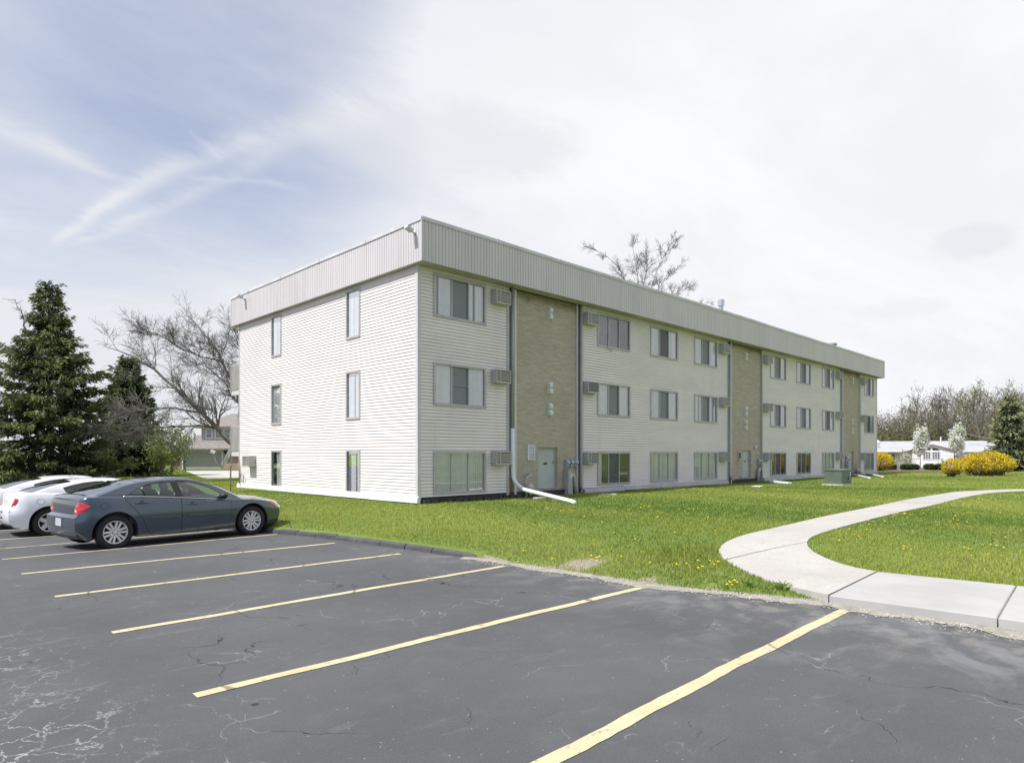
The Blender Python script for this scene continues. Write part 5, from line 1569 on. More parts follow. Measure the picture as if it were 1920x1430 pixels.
def grow(mb, p, d, L, r, lev, rng, P, tips=None):
    """one limb and what grows from it"""
    maxl = P['levels']; n = 6 if lev < 2 else (5 if lev < maxl else 3)
    pts = [np.array(p, float)]; d = unit(np.array(d, float)); dirs = [d]
    for i in range(n):
        d = unit(d + rng.normal(size=3) * P['wander'] * (1 + .35 * lev) + np.array([0, 0, P['up']]) * (.12 if lev < 3 else .05) + P.get('lean', np.zeros(3)) * .05)
        pts.append(pts[-1] + d * L / n); dirs.append(d)
    rr = np.linspace(r, max(P['rmin'], r * (.42 if lev < maxl else .5)), n + 1)
    mb.tube([tuple(q) for q in pts], list(rr), (8 if lev == 0 else 5 if lev == 1 else 4 if lev == 2 else 3), cap=False)
    if lev >= maxl:
        if tips is not None: tips.append((pts[-1], d))
        return
    nc = P['kids'][lev]
    for k in range(nc):
        t = rng.uniform(P['from'][lev], 1.0) if k < nc - 1 else 1.0
        j = min(n - 1, int(t * n)); q = pts[j] + (pts[j + 1] - pts[j]) * (t * n - j)
        ang = rng.uniform(*P['ang']) if t < .99 else rng.uniform(.05, .35)
        side_ = unit(np.cross(dirs[j], unit(rng.normal(size=3))))
        nd = dirs[j] * math.cos(ang) + side_ * math.sin(ang)
        if P.get('flat'): nd[2] *= P['flat']
        grow(mb, q, nd, L * rng.uniform(*P['ratio']) * (1 - .25 * t * (lev == 0)), max(P['rmin'], rr[j] * rng.uniform(.45, .68)), lev + 1, rng, P, tips)

# --- the big spruces on the left
def prof_big(f):
    # wide and ragged below, a narrow spire above
    return float(np.interp(f, [0, .08, .25, .45, .58, .64, .70, .76, .84, .92, 1], [.95, 1.05, 1.0, .86, .68, .55, .33, .30, .17, .12, .02]))
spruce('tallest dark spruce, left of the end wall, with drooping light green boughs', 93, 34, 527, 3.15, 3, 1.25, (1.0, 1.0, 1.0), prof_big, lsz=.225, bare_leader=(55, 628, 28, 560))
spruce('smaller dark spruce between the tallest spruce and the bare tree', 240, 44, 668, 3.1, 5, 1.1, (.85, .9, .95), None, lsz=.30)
# --- the bare tree behind the far end of the end wall
def bare_left():
    rng = np.random.default_rng(21); Z = 36.0; px = 472
    p = at(px, Z); zg = float(zl(*p))
    o = thing('bare_tree', 'wide leafless tree leaning out from behind the end wall, beside the balconies', 'tree', (p[0], p[1], zg))
    r3 = np.array([Rv[0], Rv[1], 0]); f3 = np.array([Fv[0], Fv[1], 0])
    def W(x, y, dz=0): return r3 * (x - px) * Z / FPX + f3 * dz + np.array([0, 0, hz(y, Z) - zg])
    tr = MB(); cr = MB()
    P = dict(levels=3, wander=.10, up=.30, kids=[9, 10, 7], ang=(.4, 1.05), ratio=(.40, .68), rmin=.0065)
    P['from'] = [.15, .15, .2]
    tr.tube([tuple(W(472, 905)), tuple(W(470, 870)), tuple(W(462, 858))], [.30, .24, .21], 9)
    def limb(pts, r0, r1, kids, klen, droop=0.0, lev=1):
        n = 14; q = smoothpl(resample(np.array(pts), n), 2); q = q + rng.normal(size=q.shape) * .04
        rr = np.linspace(r0, r1, n)
        cr.tube([tuple(a) for a in q], list(rr), 6, cap=False)
        for k in range(kids):
            t = rng.uniform(.22, 1); j = min(n - 2, int(t * (n - 1))); s = q[j]; d = unit(q[j + 1] - q[j])
            a = rng.uniform(.35, 1.1); sd = unit(np.cross(d, rng.normal(size=3)))
            nd = d * math.cos(a) + sd * math.sin(a); nd = nd + np.array([0, 0, rng.uniform(-.1, .5) - droop])
            grow(cr, s, nd, .88 * klen * rng.uniform(.6, 1.15) * (1.1 - .45 * t), max(.014, rr[j] * .45), lev, rng, dict(P, up=.35 - droop * 1.5))
    limb([W(462, 858), W(438, 838), W(405, 800), W(372, 762, -.5), W(340, 728, -.8), W(300, 690, -1), W(262, 668, -1), W(215, 655, -.8)], .15, .018, 22, 2.1)
    limb([W(462, 858), W(452, 810), W(436, 770, 1), W(420, 722, 1.5), W(398, 672, 1.5), W(372, 625, 1.2), W(342, 590, 1)], .14, .016, 24, 2.1)
    limb([W(450, 810), W(446, 745, 2), W(440, 690, 2), W(425, 640, 2.2), W(405, 600, 2)], .09, .014, 18, 1.8)
    limb([W(405, 800), W(378, 803, -1), W(330, 800, -1.6), W(280, 812, -2), W(240, 826, -2), W(205, 838, -2)], .065, .012, 18, 1.5, .35)
    limb([W(385, 775), W(345, 765, -1.6), W(300, 775, -2.2), W(255, 785, -2.4), W(215, 790, -2.4), W(185, 805, -2)], .055, .012, 18, 1.5, .3)
    limb([W(398, 672, 1.5), W(350, 660, .5), W(300, 630, 0), W(255, 622, 0), W(225, 618, 0)], .045, .010, 16, 1.6)
    limb([W(420, 722, 1.5), W(380, 700, 2), W(345, 672, 2.4), W(310, 640, 2.4), W(285, 615, 2)], .05, .010, 16, 1.6)
    limb([W(462, 858), W(478, 790, 2), W(480, 720, 3), W(470, 640, 3), W(455, 590, 3)], .12, .016, 16, 2.0)
    tr.build('trunk', M['bark'], o, True); cr.build('crown', M['bark'], o)
bare_left()
# --- bare crown above the roof
def bare_back():
    rng = np.random.default_rng(5); Z = 56.0; px = 1200
    p = at(px, Z); zg = float(zl(*p))
    o = thing('bare_tree', 'leafless tree whose thin crown rises above the roof edge, behind the building', 'tree', (p[0], p[1], zg))
    r3 = np.array([Rv[0], Rv[1], 0]); f3 = np.array([Fv[0], Fv[1], 0])
    def W(x, y, dz=0): return r3 * (x - px) * Z / FPX + f3 * dz + np.array([0, 0, hz(y, Z) - zg])
    tr = MB(); cr = MB()
    tr.tube([tuple(W(1200, 890)), tuple(W(1202, 760)), tuple(W(1198, 640))], [.42, .34, .24], 8)
    P = dict(levels=3, wander=.10, up=.3, kids=[8, 8, 6], ang=(.35, .95), ratio=(.40, .65), rmin=.0065); P['from'] = [.15, .15, .2]
    def limb(pts, r0, r1, kids, klen):
        n = 12; q = smoothpl(resample(np.array(pts), n), 2); rr = np.linspace(r0, r1, n)
        cr.tube([tuple(a) for a in q], list(rr), 5, cap=False)
        for k in range(kids):
            t = rng.uniform(.25, 1); j = min(n - 2, int(t * (n - 1))); s = q[j]; d = unit(q[j + 1] - q[j])
            a = rng.uniform(.35, .95); sd = unit(np.cross(d, rng.normal(size=3)))
            nd = d * math.cos(a) + sd * math.sin(a) + np.array([0, 0, .1])
            grow(cr, s, nd, .74 * klen * rng.uniform(.5, 1.1) * (1.1 - .4 * t), max(.016, rr[j] * .45), 1, rng, P)
    limb([W(1198, 640), W(1205, 540), W(1216, 490), W(1210, 462)], .05, .010, 18, 2.0)
    limb([W(1198, 640), W(1198, 530), W(1190, 480), W(1183, 448)], .05, .009, 16, 1.9)
    limb([W(1198, 640, -1), W(1180, 570, -1), W(1160, 520, -2), W(1125, 485, -2), W(1100, 478, -2)], .05, .009, 18, 2.0)
    limb([W(1198, 640, 1), W(1235, 540, 1), W(1262, 505, 1), W(1285, 490, 1)], .05, .009, 16, 1.9)
    limb([W(1200, 640, 1), W(1240, 575, 2), W(1275, 535, 2), W(1310, 528, 2)], .045, .009, 16, 2.0)
    limb([W(1200, 680, 1), W(1270, 620, 1), W(1320, 570, 1), W(1345, 552, 1)], .035, .008, 5, 1.2)
    limb([W(1198, 640, -1), W(1222, 520, -1), W(1250, 465, -1), W(1270, 448, -1)], .045, .008, 14, 1.7)
    tr.build('trunk', M['bark_dark'], o, True); cr.build('crown', M['bark_dark'], o)
bare_back()
# --- trees and shrubs with round crowns
def crown_points(n, rng, cen, rad, lump=.22, shell=.55):
    d = unit(rng.normal(size=(n, 3))); k = 5
    F = rng.normal(size=(k, 3)) * 2.2; ph = rng.uniform(0, 6.28, k)
    l = 1 + lump * np.sum(np.sin(d @ F.T * 1.6 + ph), 1) / k * 1.6
    r = (rng.uniform(shell ** 3, 1, n) ** (1 / 3)) * l
    return np.array(cen) + d * r[:, None] * np.array(rad), d
def crown_tree(name, label, px, Z, ytop, ybot, wpx, cols, n, size, seed, trunk_px=1.2, trunk_m='bark', clump=1.0, group=None, cat='tree', ybase=None):
    rng = np.random.default_rng(seed); p = at(px, Z); zg = float(zl(*p)); sc = Z / FPX
    o = thing(name, label, cat, (p[0], p[1], zg), 0, group)
    zt, zb = hz(ytop, Z) - zg, hz(ybot, Z) - zg; rz = (zt - zb) / 2; rx = wpx * sc / 2
    tr = MB(); tr.tube([(0, 0, -.1), (.02, 0, zb * .6), (0, .02, zb + rz * .6), (0, 0, zt - rz * .4)], [trunk_px * sc, trunk_px * sc * .8, trunk_px * sc * .5, .012], 7)
    ncl = int(70 * clump); cc, dd = crown_points(ncl, rng, (0, 0, zb + rz), (rx, rx, rz), .25, .25)
    for i in range(0, ncl, 2):
        q = cc[i]; s = np.array([0, 0, max(zb * .7, q[2] - np.linalg.norm(q[:2]) * 1.0 - .15)])
        tr.tube([tuple(s), tuple(s + (q - s) * .5 + rng.normal(size=3) * .05 * rx), tuple(q)], [trunk_px * sc * .32, trunk_px * sc * .2, .008], 4, cap=False)
    ls = Leafset(); k = rng.integers(0, ncl, n)
    c = cc[k] + rng.normal(size=(n, 3)) * np.array([rx, rx, rz]) * .15
    cc_col = rng.integers(0, len(cols), ncl)
    base = np.array(cols)[np.where(rng.uniform(size=n) < .7, cc_col[k], rng.integers(0, len(cols), n))]
    ls.add(c, rng.normal(size=(n, 3)), rng.uniform(.7, 1.3, n) * size, rng.uniform(.45, .75, n) * size, base * rng.uniform(.8, 1.2, (n, 1)))
    tr.build('trunk', M[trunk_m], o, True); ls.build('crown', M['leaf'], o)
    return o
crown_tree('young_tree', 'small young tree with thin yellow green leaves in front of the garage', 322, 40, 790, 880, 78, [(.20, .26, .06), (.28, .33, .10), (.13, .20, .045), (.30, .30, .16)], 2600, .13, 31, 1.6, 'bark_light', 1.5)
crown_tree('young_tree', 'slender sapling with a thin trunk left of the garage', 304, 38, 840, 874, 40, [(.16, .24, .05), (.22, .30, .08)], 700, .12, 32, 1.8, 'bark_light', .7)
WHT = [(.82, .82, .79), (.76, .77, .71), (.85, .85, .84), (.52, .57, .36)]
crown_tree('blossom_tree', 'white blossoming tree in front of the sliding door of the white bungalow', 1725.5, 62, 798, 853, 25, WHT, 1900, .19, 41, .8, 'bark_light', 1.0, 'white blossoming trees by the bungalow')
crown_tree('blossom_tree', 'white blossoming tree rising behind the largest yellow bush', 1795, 62, 796, 852, 24, WHT, 1900, .19, 42, .8, 'bark_light', 1.0, 'white blossoming trees by the bungalow')
crown_tree('sapling', 'thin pale pink blossoming shrub against the bungalow wall', 1699, 61, 846, 877, 34, [(.66, .58, .56), (.70, .66, .62), (.40, .46, .20)], 420, .13, 43, .6, 'bark_light', 1.0)
crown_tree('sapling', 'small pale twiggy shrub right of the arched window', 1769, 61, 860, 879, 16, [(.30, .34, .20), (.40, .42, .32)], 260, .11, 44, .5, 'bark_light', .6)
# box shrubs clipped round
def box_shrub(label, px, yb, wpx, hpx, seed, rug=.06):
    rng = np.random.default_rng(seed); Z = 58.5; p = at(px, Z); zg = float(zl(*p)); sc = Z / FPX
    o = thing('box_shrub', label, 'shrub', (p[0], p[1], zg), 0, 'clipped round shrubs by the bungalow')
    rx = wpx * sc / 2; hh = hpx * sc
    ls = Leafset(); n = 2200; d = unit(rng.normal(size=(n, 3))); d[:, 2] = np.abs(d[:, 2]) * np.where(rng.uniform(size=n) < .75, 1, -.8)
    k = np.sign(d) * np.abs(d) ** .75
    c = np.array([0, 0, hh * .5]) + k * np.array([rx, rx, hh * .5]) * rng.uniform(.75, 1.04, (n, 1))
    col = np.array([(.045, .075, .018)]) * rng.uniform(.6, 1.5, (n, 1)) + np.array([(.03, .03, 0)]) * rng.uniform(0, 1, (n, 1))
    ls.add(c, rng.normal(size=(n, 3)), .13, .075, col); ls.build('foliage', M['leaf'], o)
    mb = MB()
    for i in range(7):
        a = 6.28 * i / 7; mb.tube([(.05 * math.cos(a), .05 * math.sin(a), -.05), (rx * .5 * math.cos(a), rx * .5 * math.sin(a), hh * .6)], [.03, .015], 5)
    mb.build('stem', M['bark'], o)
for (px, yb, w, hh, lab) in ((1698, 881, 17, 11.5, 'clipped dark green shrub right of the bungalow sliding door'), (1714, 882, 16.5, 12, 'clipped dark green shrub at the foot of the white blossoming tree'),
                            (1743, 881, 19, 12.5, 'clipped dark green shrub below the arched window'), (1761, 882, 16, 12, 'clipped dark green shrub beside the small yellow bush'),
                            (1673, 882, 14, 12, 'clipped dark green shrub behind the yellow bush at the building corner'), (1911, 882, 20, 12.5, 'clipped dark green shrub at the right edge of the lawn')):
    box_shrub(lab, px, yb, w, hh, int(px))
# forsythias
def forsythia(label, blobs, Z, seed, n):
    rng = np.random.default_rng(seed); p = at(blobs[0][0], Z); zg = float(zl(*p)); sc = Z / FPX; r3 = np.array([Rv[0], Rv[1], 0]); f3 = np.array([Fv[0], Fv[1], 0])
    o = thing('forsythia_bush', label, 'bush', (p[0], p[1], zg), 0, 'yellow flowering bushes on the lawn')
    ls = Leafset(); st = MB()
    tot = sum(b[2] * b[3] for b in blobs)
    for (bx, by, w, h, dd) in blobs:
        cen = r3 * (bx - blobs[0][0]) * sc + f3 * dd + np.array([0, 0, hz(by, Z) - zg]); rad = np.array([w * sc / 2, w * sc / 2, h * sc / 2])
        m = int(n * w * h / tot); c, d = crown_points(m, rng, cen, rad, .16, .62)
        c[:, 2] = np.maximum(c[:, 2], .10 + rng.uniform(0, .25, m))
        # individual arching shoots
        low = np.clip((c[:, 2] / (2 * rad[2] + .1) - .10) / .30, 0, 1)[:, None]
        yel = np.array([(.86, .66, .035)]) * rng.uniform(.70, 1.12, (m, 1)); grn = np.array([(.20, .22, .04)]); brn = np.array([(.14, .10, .05)])
        u = rng.uniform(size=(m, 1)); col = np.where(u < .80, yel, np.where(u < .92, grn, brn)); col = np.where(rng.uniform(size=(m, 1)) > low * .95 + .08, brn, col)
        ls.add(c, d + rng.normal(size=(m, 3)) * .9 + np.array([0, 0, .5]), rng.uniform(.07, .15, m), rng.uniform(.045, .08, m), col)
        foot = np.array([cen[0], cen[1], -.05])
        for i in range(int(34 * w / 30) + 10):
            e, _ = crown_points(1, rng, cen, rad, .1, .8); e = e[0]; s = foot + rng.normal(size=3) * np.array([rad[0] * .25, rad[0] * .25, 0])
            st.tube([tuple(s), tuple(s * .45 + e * .55 + np.array([0, 0, .25 * rad[2]])), tuple(e)], [.018, .012, .006], 4, cap=False)
    st.build('stem', M['bark_light'], o); ls.build('blossom', M['leaf'], o)
forsythia('large bright yellow flowering bush with a rounded top', [(1846, 869, 92, 47, 0), (1815, 873, 44, 38, -1.0), (1880, 870, 34, 40, .3)], 45, 61, 12000)
forsythia('small loose yellow bush left of the largest yellow bush', [(1785, 876, 34, 36, 0)], 42.5, 62, 1500)
forsythia('yellow flowering bush growing past the far corner of the apartment block', [(1648, 866, 52, 42, 0)], 57, 63, 3600)
# conifer at the right edge
spruce('blue green spruce at the right edge behind the yellow bushes', 1893, 56, 741, 2.0, 9, .9, (1.9, 1.65, 2.4), lambda f: (1 - f) ** .72 * 1.0, lsz=.30)
# ------------------------------------------------------------------ the wood
def wood():
    rng = np.random.default_rng(77)
    mb = MB(); ls = Leafset()
    P = dict(levels=3, wander=.13, up=.5, kids=[8, 5, 4], ang=(.35, .8), ratio=(.34, .52), rmin=.028); P['from'] = [.3, .2, .2]
    protos = []
    for i in range(7):
        m_ = MB(); tips = []
        grow(m_, (0, 0, 0), (rng.normal() * .05, rng.normal() * .05, 1), 9.5, .16, 0, rng, P, tips)
        protos.append((np.array(m_.v), np.array([f if len(f) == 4 else f + (f[-1],) for f in m_.f]), tips))
    V = []; F = []; off = 0
    kinds = [(.26, .29, .07), (.20, .24, .07), (.30, .25, .13), (.25, .21, .16), (.17, .22, .05)]
    for k in range(250):
        px = rng.uniform(1560, 2140) if k < 215 else rng.uniform(2140, 2600); Z = rng.uniform(108, 155); p = at(px, Z)
        yt = 778 - 22 * math.sin((px - 1640) / 70.0) ** 2 - (22 if px > 1760 else 0) * sm(1760, 1830, px) + rng.uniform(-10, 26) + 14 * (px < 1690) + (22 if k % 3 == 0 else 0)
        hh = (hz(yt, Z) - .2) / 11.2
        v, f, tips = protos[rng.integers(0, 7)]; a = rng.uniform(0, 6.28); c, s = math.cos(a), math.sin(a)
        w = hh * rng.uniform(.75, 1.05)
        T = np.stack([(v[:, 0] * c - v[:, 1] * s) * w + p[0], (v[:, 0] * s + v[:, 1] * c) * w + p[1], v[:, 2] * hh + .1], -1)
        V.append(T); F.append(f + off); off += len(v)
        tp = np.array([t[0] for t in tips]); tp = np.stack([(tp[:, 0] * c - tp[:, 1] * s) * w + p[0], (tp[:, 0] * s + tp[:, 1] * c) * w + p[1], tp[:, 2] * hh + .1], -1)
        q = rng.uniform(); n = 260 if q < .40 else (100 if q < .75 else 25)
        idx = rng.integers(0, len(tp), n); col = np.array(kinds[rng.integers(0, 5)])
        ls.add(tp[idx] + rng.normal(size=(n, 3)) * .45, rng.normal(size=(n, 3)), rng.uniform(.12, .34, n), rng.uniform(.10, .2, n), col * rng.uniform(.55, 1.05, (n, 1)))
        # undergrowth
        n = 520; r = rng.uniform(1.5, 3.4); c0 = np.array([p[0], p[1], 2.2]) + rng.normal(size=(n, 3)) * np.array([r, r, 2.0]); c0[:, 2] = np.abs(c0[:, 2]) + .2
        ls.add(c0, rng.normal(size=(n, 3)), rng.uniform(.2, .5, n), rng.uniform(.12, .28, n), np.array(kinds[rng.integers(0, 5)]) * rng.uniform(.40, .85, (n, 1)))
    return np.concatenate(V), np.concatenate(F), ls
v_, f_, ls_ = wood()
tag(np_mesh('woodland', v_, f_, M['bark_wood']), 'distant wood of bare grey brown trees behind the white bungalow', 'wood', kind='stuff')
tag(ls_.build('woodland_foliage', M['leaf'], None), 'fresh yellow green spring leaves of the distant wood', 'wood foliage', kind='stuff')
def tall_tree():
    rng = np.random.default_rng(15); Z = 106; px = 1838; p = at(px, Z); zg = .2
    o = thing('tall_tree', 'tallest tree of the distant wood, thin crown dusted with young green leaves', 'tree', (p[0], p[1], zg))
    P = dict(levels=3, wander=.10, up=.5, kids=[11, 6, 5], ang=(.3, .75), ratio=(.36, .56), rmin=.03); P['from'] = [.28, .2, .2]
    mb = MB(); tips = []; grow(mb, (0, 0, -.1), (0, 0, 1), 9.4, .24, 0, rng, P, tips)
    h0 = max(q[2] for q in mb.v); k = (hz(712, Z) - zg) / h0
    mb.v = [(q[0] * k, q[1] * k, q[2] * k) for q in mb.v]
    mb.build('trunk', M['bark_wood'], o)
    tp = np.array([t[0] for t in tips]) * k; ls = Leafset(); n = 1500; idx = rng.integers(0, len(tp), n); keep = rng.uniform(size=len(tp)) < .5
    c = tp[idx]; m = keep[idx]; c = c[m] + rng.normal(size=(m.sum(), 3)) * .35
    ls.add(c, rng.normal(size=(len(c), 3)), rng.uniform(.12, .3, len(c)), rng.uniform(.1, .2, len(c)), np.array([(.24, .29, .08)]) * rng.uniform(.75, 1.25, (len(c), 1)))
    ls.build('crown', M['leaf'], o)
tall_tree()
# ------------------------------------------------------------------ houses
def local(px, Z, turn=0.0):
    p = at(px, Z); a = math.atan2(Rv[1], Rv[0]) + turn
    return (p[0], p[1], 0), a     # local x to image right, y away
def siding_grid(mb, x0, x1, z0, z1, y, ex=.13, hs=()):
    z = z0
    while z < z1 - .01:
        t = min(z1, z + ex); zm = (z + t) / 2; spans = [(x0, x1)]
        for h in hs:
            if h[2] < zm < h[3]:
                ns = []
                for s in spans:
                    if h[1] <= s[0] or h[0] >= s[1]: ns.append(s); continue
                    if h[0] > s[0]: ns.append((s[0], h[0]))
                    if h[1] < s[1]: ns.append((h[1], s[1]))
                spans = ns
        for a, b in spans:
            mb.add([(a, y - .02, z), (b, y - .02, z), (b, y - .004, t), (a, y - .004, t)], [(0, 1, 2, 3)]); mb.add([(a, y, z), (b, y, z), (b, y - .02, z), (a, y - .02, z)], [(0, 1, 2, 3)])
        z = t
def framed_window(root, x0, x1, z0, z1, y, bars=(2, 2), fm='white', nm='window', arch=None):
    mb = MB(); t = .06
    mb.box(x0 - t, x0 + .02, y - .05, y + .05, z0 - t, z1 + t); mb.box(x1 - .02, x1 + t, y - .05, y + .05, z0 - t, z1 + t); mb.box(x0 + .02, x1 - .02, y - .05, y + .05, z1 - .02, z1 + t); mb.box(x0 + .02, x1 - .02, y - .05, y + .05, z0 - t, z0 + .02)
    for i in range(1, bars[0]):
        c = x0 + (x1 - x0) * i / bars[0]; mb.box(c - .02, c + .02, y - .03, y, z0 + .02, z1 - .02)
    for i in range(1, bars[1]):
        c = z0 + (z1 - z0) * i / bars[1]; mb.box(x0 + .02, x1 - .02, y - .032, y - .001, c - .02, c + .02)
    w = mb.build(nm, M[fm], root)
    mb = MB(); mb.quad((x0, y, z0), (x1, y, z0), (x1, y, z1), (x0, y, z1)); mb.build('pane', M['glass'], w)
    mb = MB(); mb.quad((x0, y + .12, z0), (x1, y + .12, z0), (x1, y + .12, z1), (x0, y + .12, z1)); mb.build('curtain', M['darkroom'], w)
    return w
def brick_house():
    Z = 60.0; (loc, a) = local(380, Z, -.04); sc = Z / FPX; zg = .22
    o = thing('brick_house', 'tan brick house with a beige garage door and grey shingle roof behind the bare tree', 'house', (loc[0], loc[1], zg), a)
    X = lambda px: (px - 380) * sc
    zz = lambda y: hz(y, Z) - zg
    g0, g1 = X(343), X(416.5); gt = zz(847.5)
    e1 = zz(840)                                     # garage eave
    mb = MB(); xl, xr = X(338), X(452)
    mb.box(xl, g0, 0, .3, 0, e1); mb.box(g1, xr, 0, .3, 0, e1); mb.box(g0, g1, 0, .3, gt, e1); mb.box(xl, xl + .3, .3, 7, 0, e1); mb.box(xr - .3, xr, .3, 7, 0, e1)
    mb.box(X(285), xl, 3.0, 3.3, 0, zz(842)); mb.box(X(285), X(285) + .3, 3.3, 8, 0, zz(842))
    mb.build('brick_wall', M['housebrick'], o)
    mb = MB(); mb.box(g0, g1, .14, .2, 0, gt)
    for i in range(4): mb.box(g0 + .02, g1 - .02, .125, .139, gt * i / 4 + .03, gt * (i + 1) / 4 - .03)
    mb.build('garage_door', M['garage'], o)
    mb = MB(); mb.box(g0 - .12, g0, -.02, .2, 0, gt + .1); mb.box(g1, g1 + .12, -.02, .2, 0, gt + .1); mb.box(g0, g1, -.02, .2, gt, gt + .1); mb.build('garage_frame', M['trim'], o)
    mb = MB(); c = X(424); mb.box(c - .09, c + .09, -.16, 0, 1.6, 1.95); mb.box(c - .12, c + .12, -.18, 0, 1.95, 2.02); mb.build('wall_lamp', M['black'], o)
    # low garage roof, upper floor, main roof
    def gable(x0, x1, y0, y1, ze, zr, nm, m='shingle'):
        mb = MB(); ym = (y0 + y1) / 2; k = 1.6
        mb.add([(x0, y0, ze), (x1, y0, ze), (x1 - k, ym, zr), (x0 + k, ym, zr), (x0, y1, ze), (x1, y1, ze)], [(0, 1, 2, 3), (4, 3, 2, 5), (0, 3, 4), (1, 5, 2)])
        mb.add([(x0, y0, ze - .18), (x1, y0, ze - .18), (x1, y1, ze - .18), (x0, y1, ze - .18), (x0, y0, ze), (x1, y0, ze), (x1, y1, ze), (x0, y1, ze)], [(0, 1, 5, 4), (1, 2, 6, 5), (2, 3, 7, 6), (3, 0, 4, 7), (3, 2, 1, 0)])
        return mb.build(nm, M[m], o)
    # skirt roof of the garage, up to the upper wall
    mb = MB(); mb.add([(xl - .4, -.5, e1), (xr + .4, -.5, e1), (xr + .4, 2.4, zz(824)), (xl - .4, 2.4, zz(824)), (xl - .4, -.5, e1 - .16), (xr + .4, -.5, e1 - .16)], [(0, 1, 2, 3), (4, 5, 1, 0)]); mb.build('garage_roof', M['shingle'], o)
    mb = MB(); y = 2.4; ux0, ux1 = X(352), X(462); e2 = zz(797)
    hs = [(X(362), X(373), zz(819.5), zz(803)), (X(380), X(396), zz(819.5), zz(803)), (X(398), X(409), zz(819.5), zz(803))]
    siding_grid(mb, ux0, ux1, zz(826), e2, y, .16, hs); mb.box(ux0, ux0 + .2, y + .05, y + 7, zz(826), e2); mb.box(ux0 + .1, ux1, y + .3, y + .4, zz(826), e2); mb.build('upper_wall', M['grey_siding'], o)
    for h in hs: framed_window(o, h[0], h[1], h[2], h[3], y, (1, 2), 'white')
    gable(ux0 - .5, ux1 + 2.0, y - .5, y + 8.5, e2, zz(767), 'roof')
    gable(X(272), xl + .6, 2.4, 9.5, zz(842), zz(812), 'side_roof')
    # chimney-less ridge; front bushes
    mb = MB()
    for i in range(24):
        x = X(324) + rnd.uniform(0, 1.0); mb.tube([(x, 1.2 + rnd.uniform(-.3, .3), 0), (x + rnd.uniform(-.3, .3), 1.2, rnd.uniform(.7, 1.4))], [.03, .012], 4)
    b = thing('twiggy_shrub', 'bare brown twiggy shrub beside the garage door', 'shrub', (loc[0], loc[1], zg), a); mb.build('stems', M['bark_light'], b)
    # driveway
    global DRIVE
    A = [gpl(345, 882.5, .02), gpl(452, 882, .02), gpl(452, 895, .02), gpl(388, 897, .02)]
    DRIVE = np.array([q[:2] for q in A]); mb = MB(); n = 14; rows = []
    for i in range(n + 1):
        t = i / n; l = np.array(A[0]) * (1 - t) + np.array(A[3]) * t; r_ = np.array(A[1]) * (1 - t) + np.array(A[2]) * t; row = []
        for j in range(9):
            q = l * (1 - j / 8) + r_ * j / 8; row.append((q[0], q[1], float(zl(q[0], q[1])) + .02))
        rows.append(row)
    mb.grid(rows); struct(mb.build('driveway', M['driveway']))
brick_house()
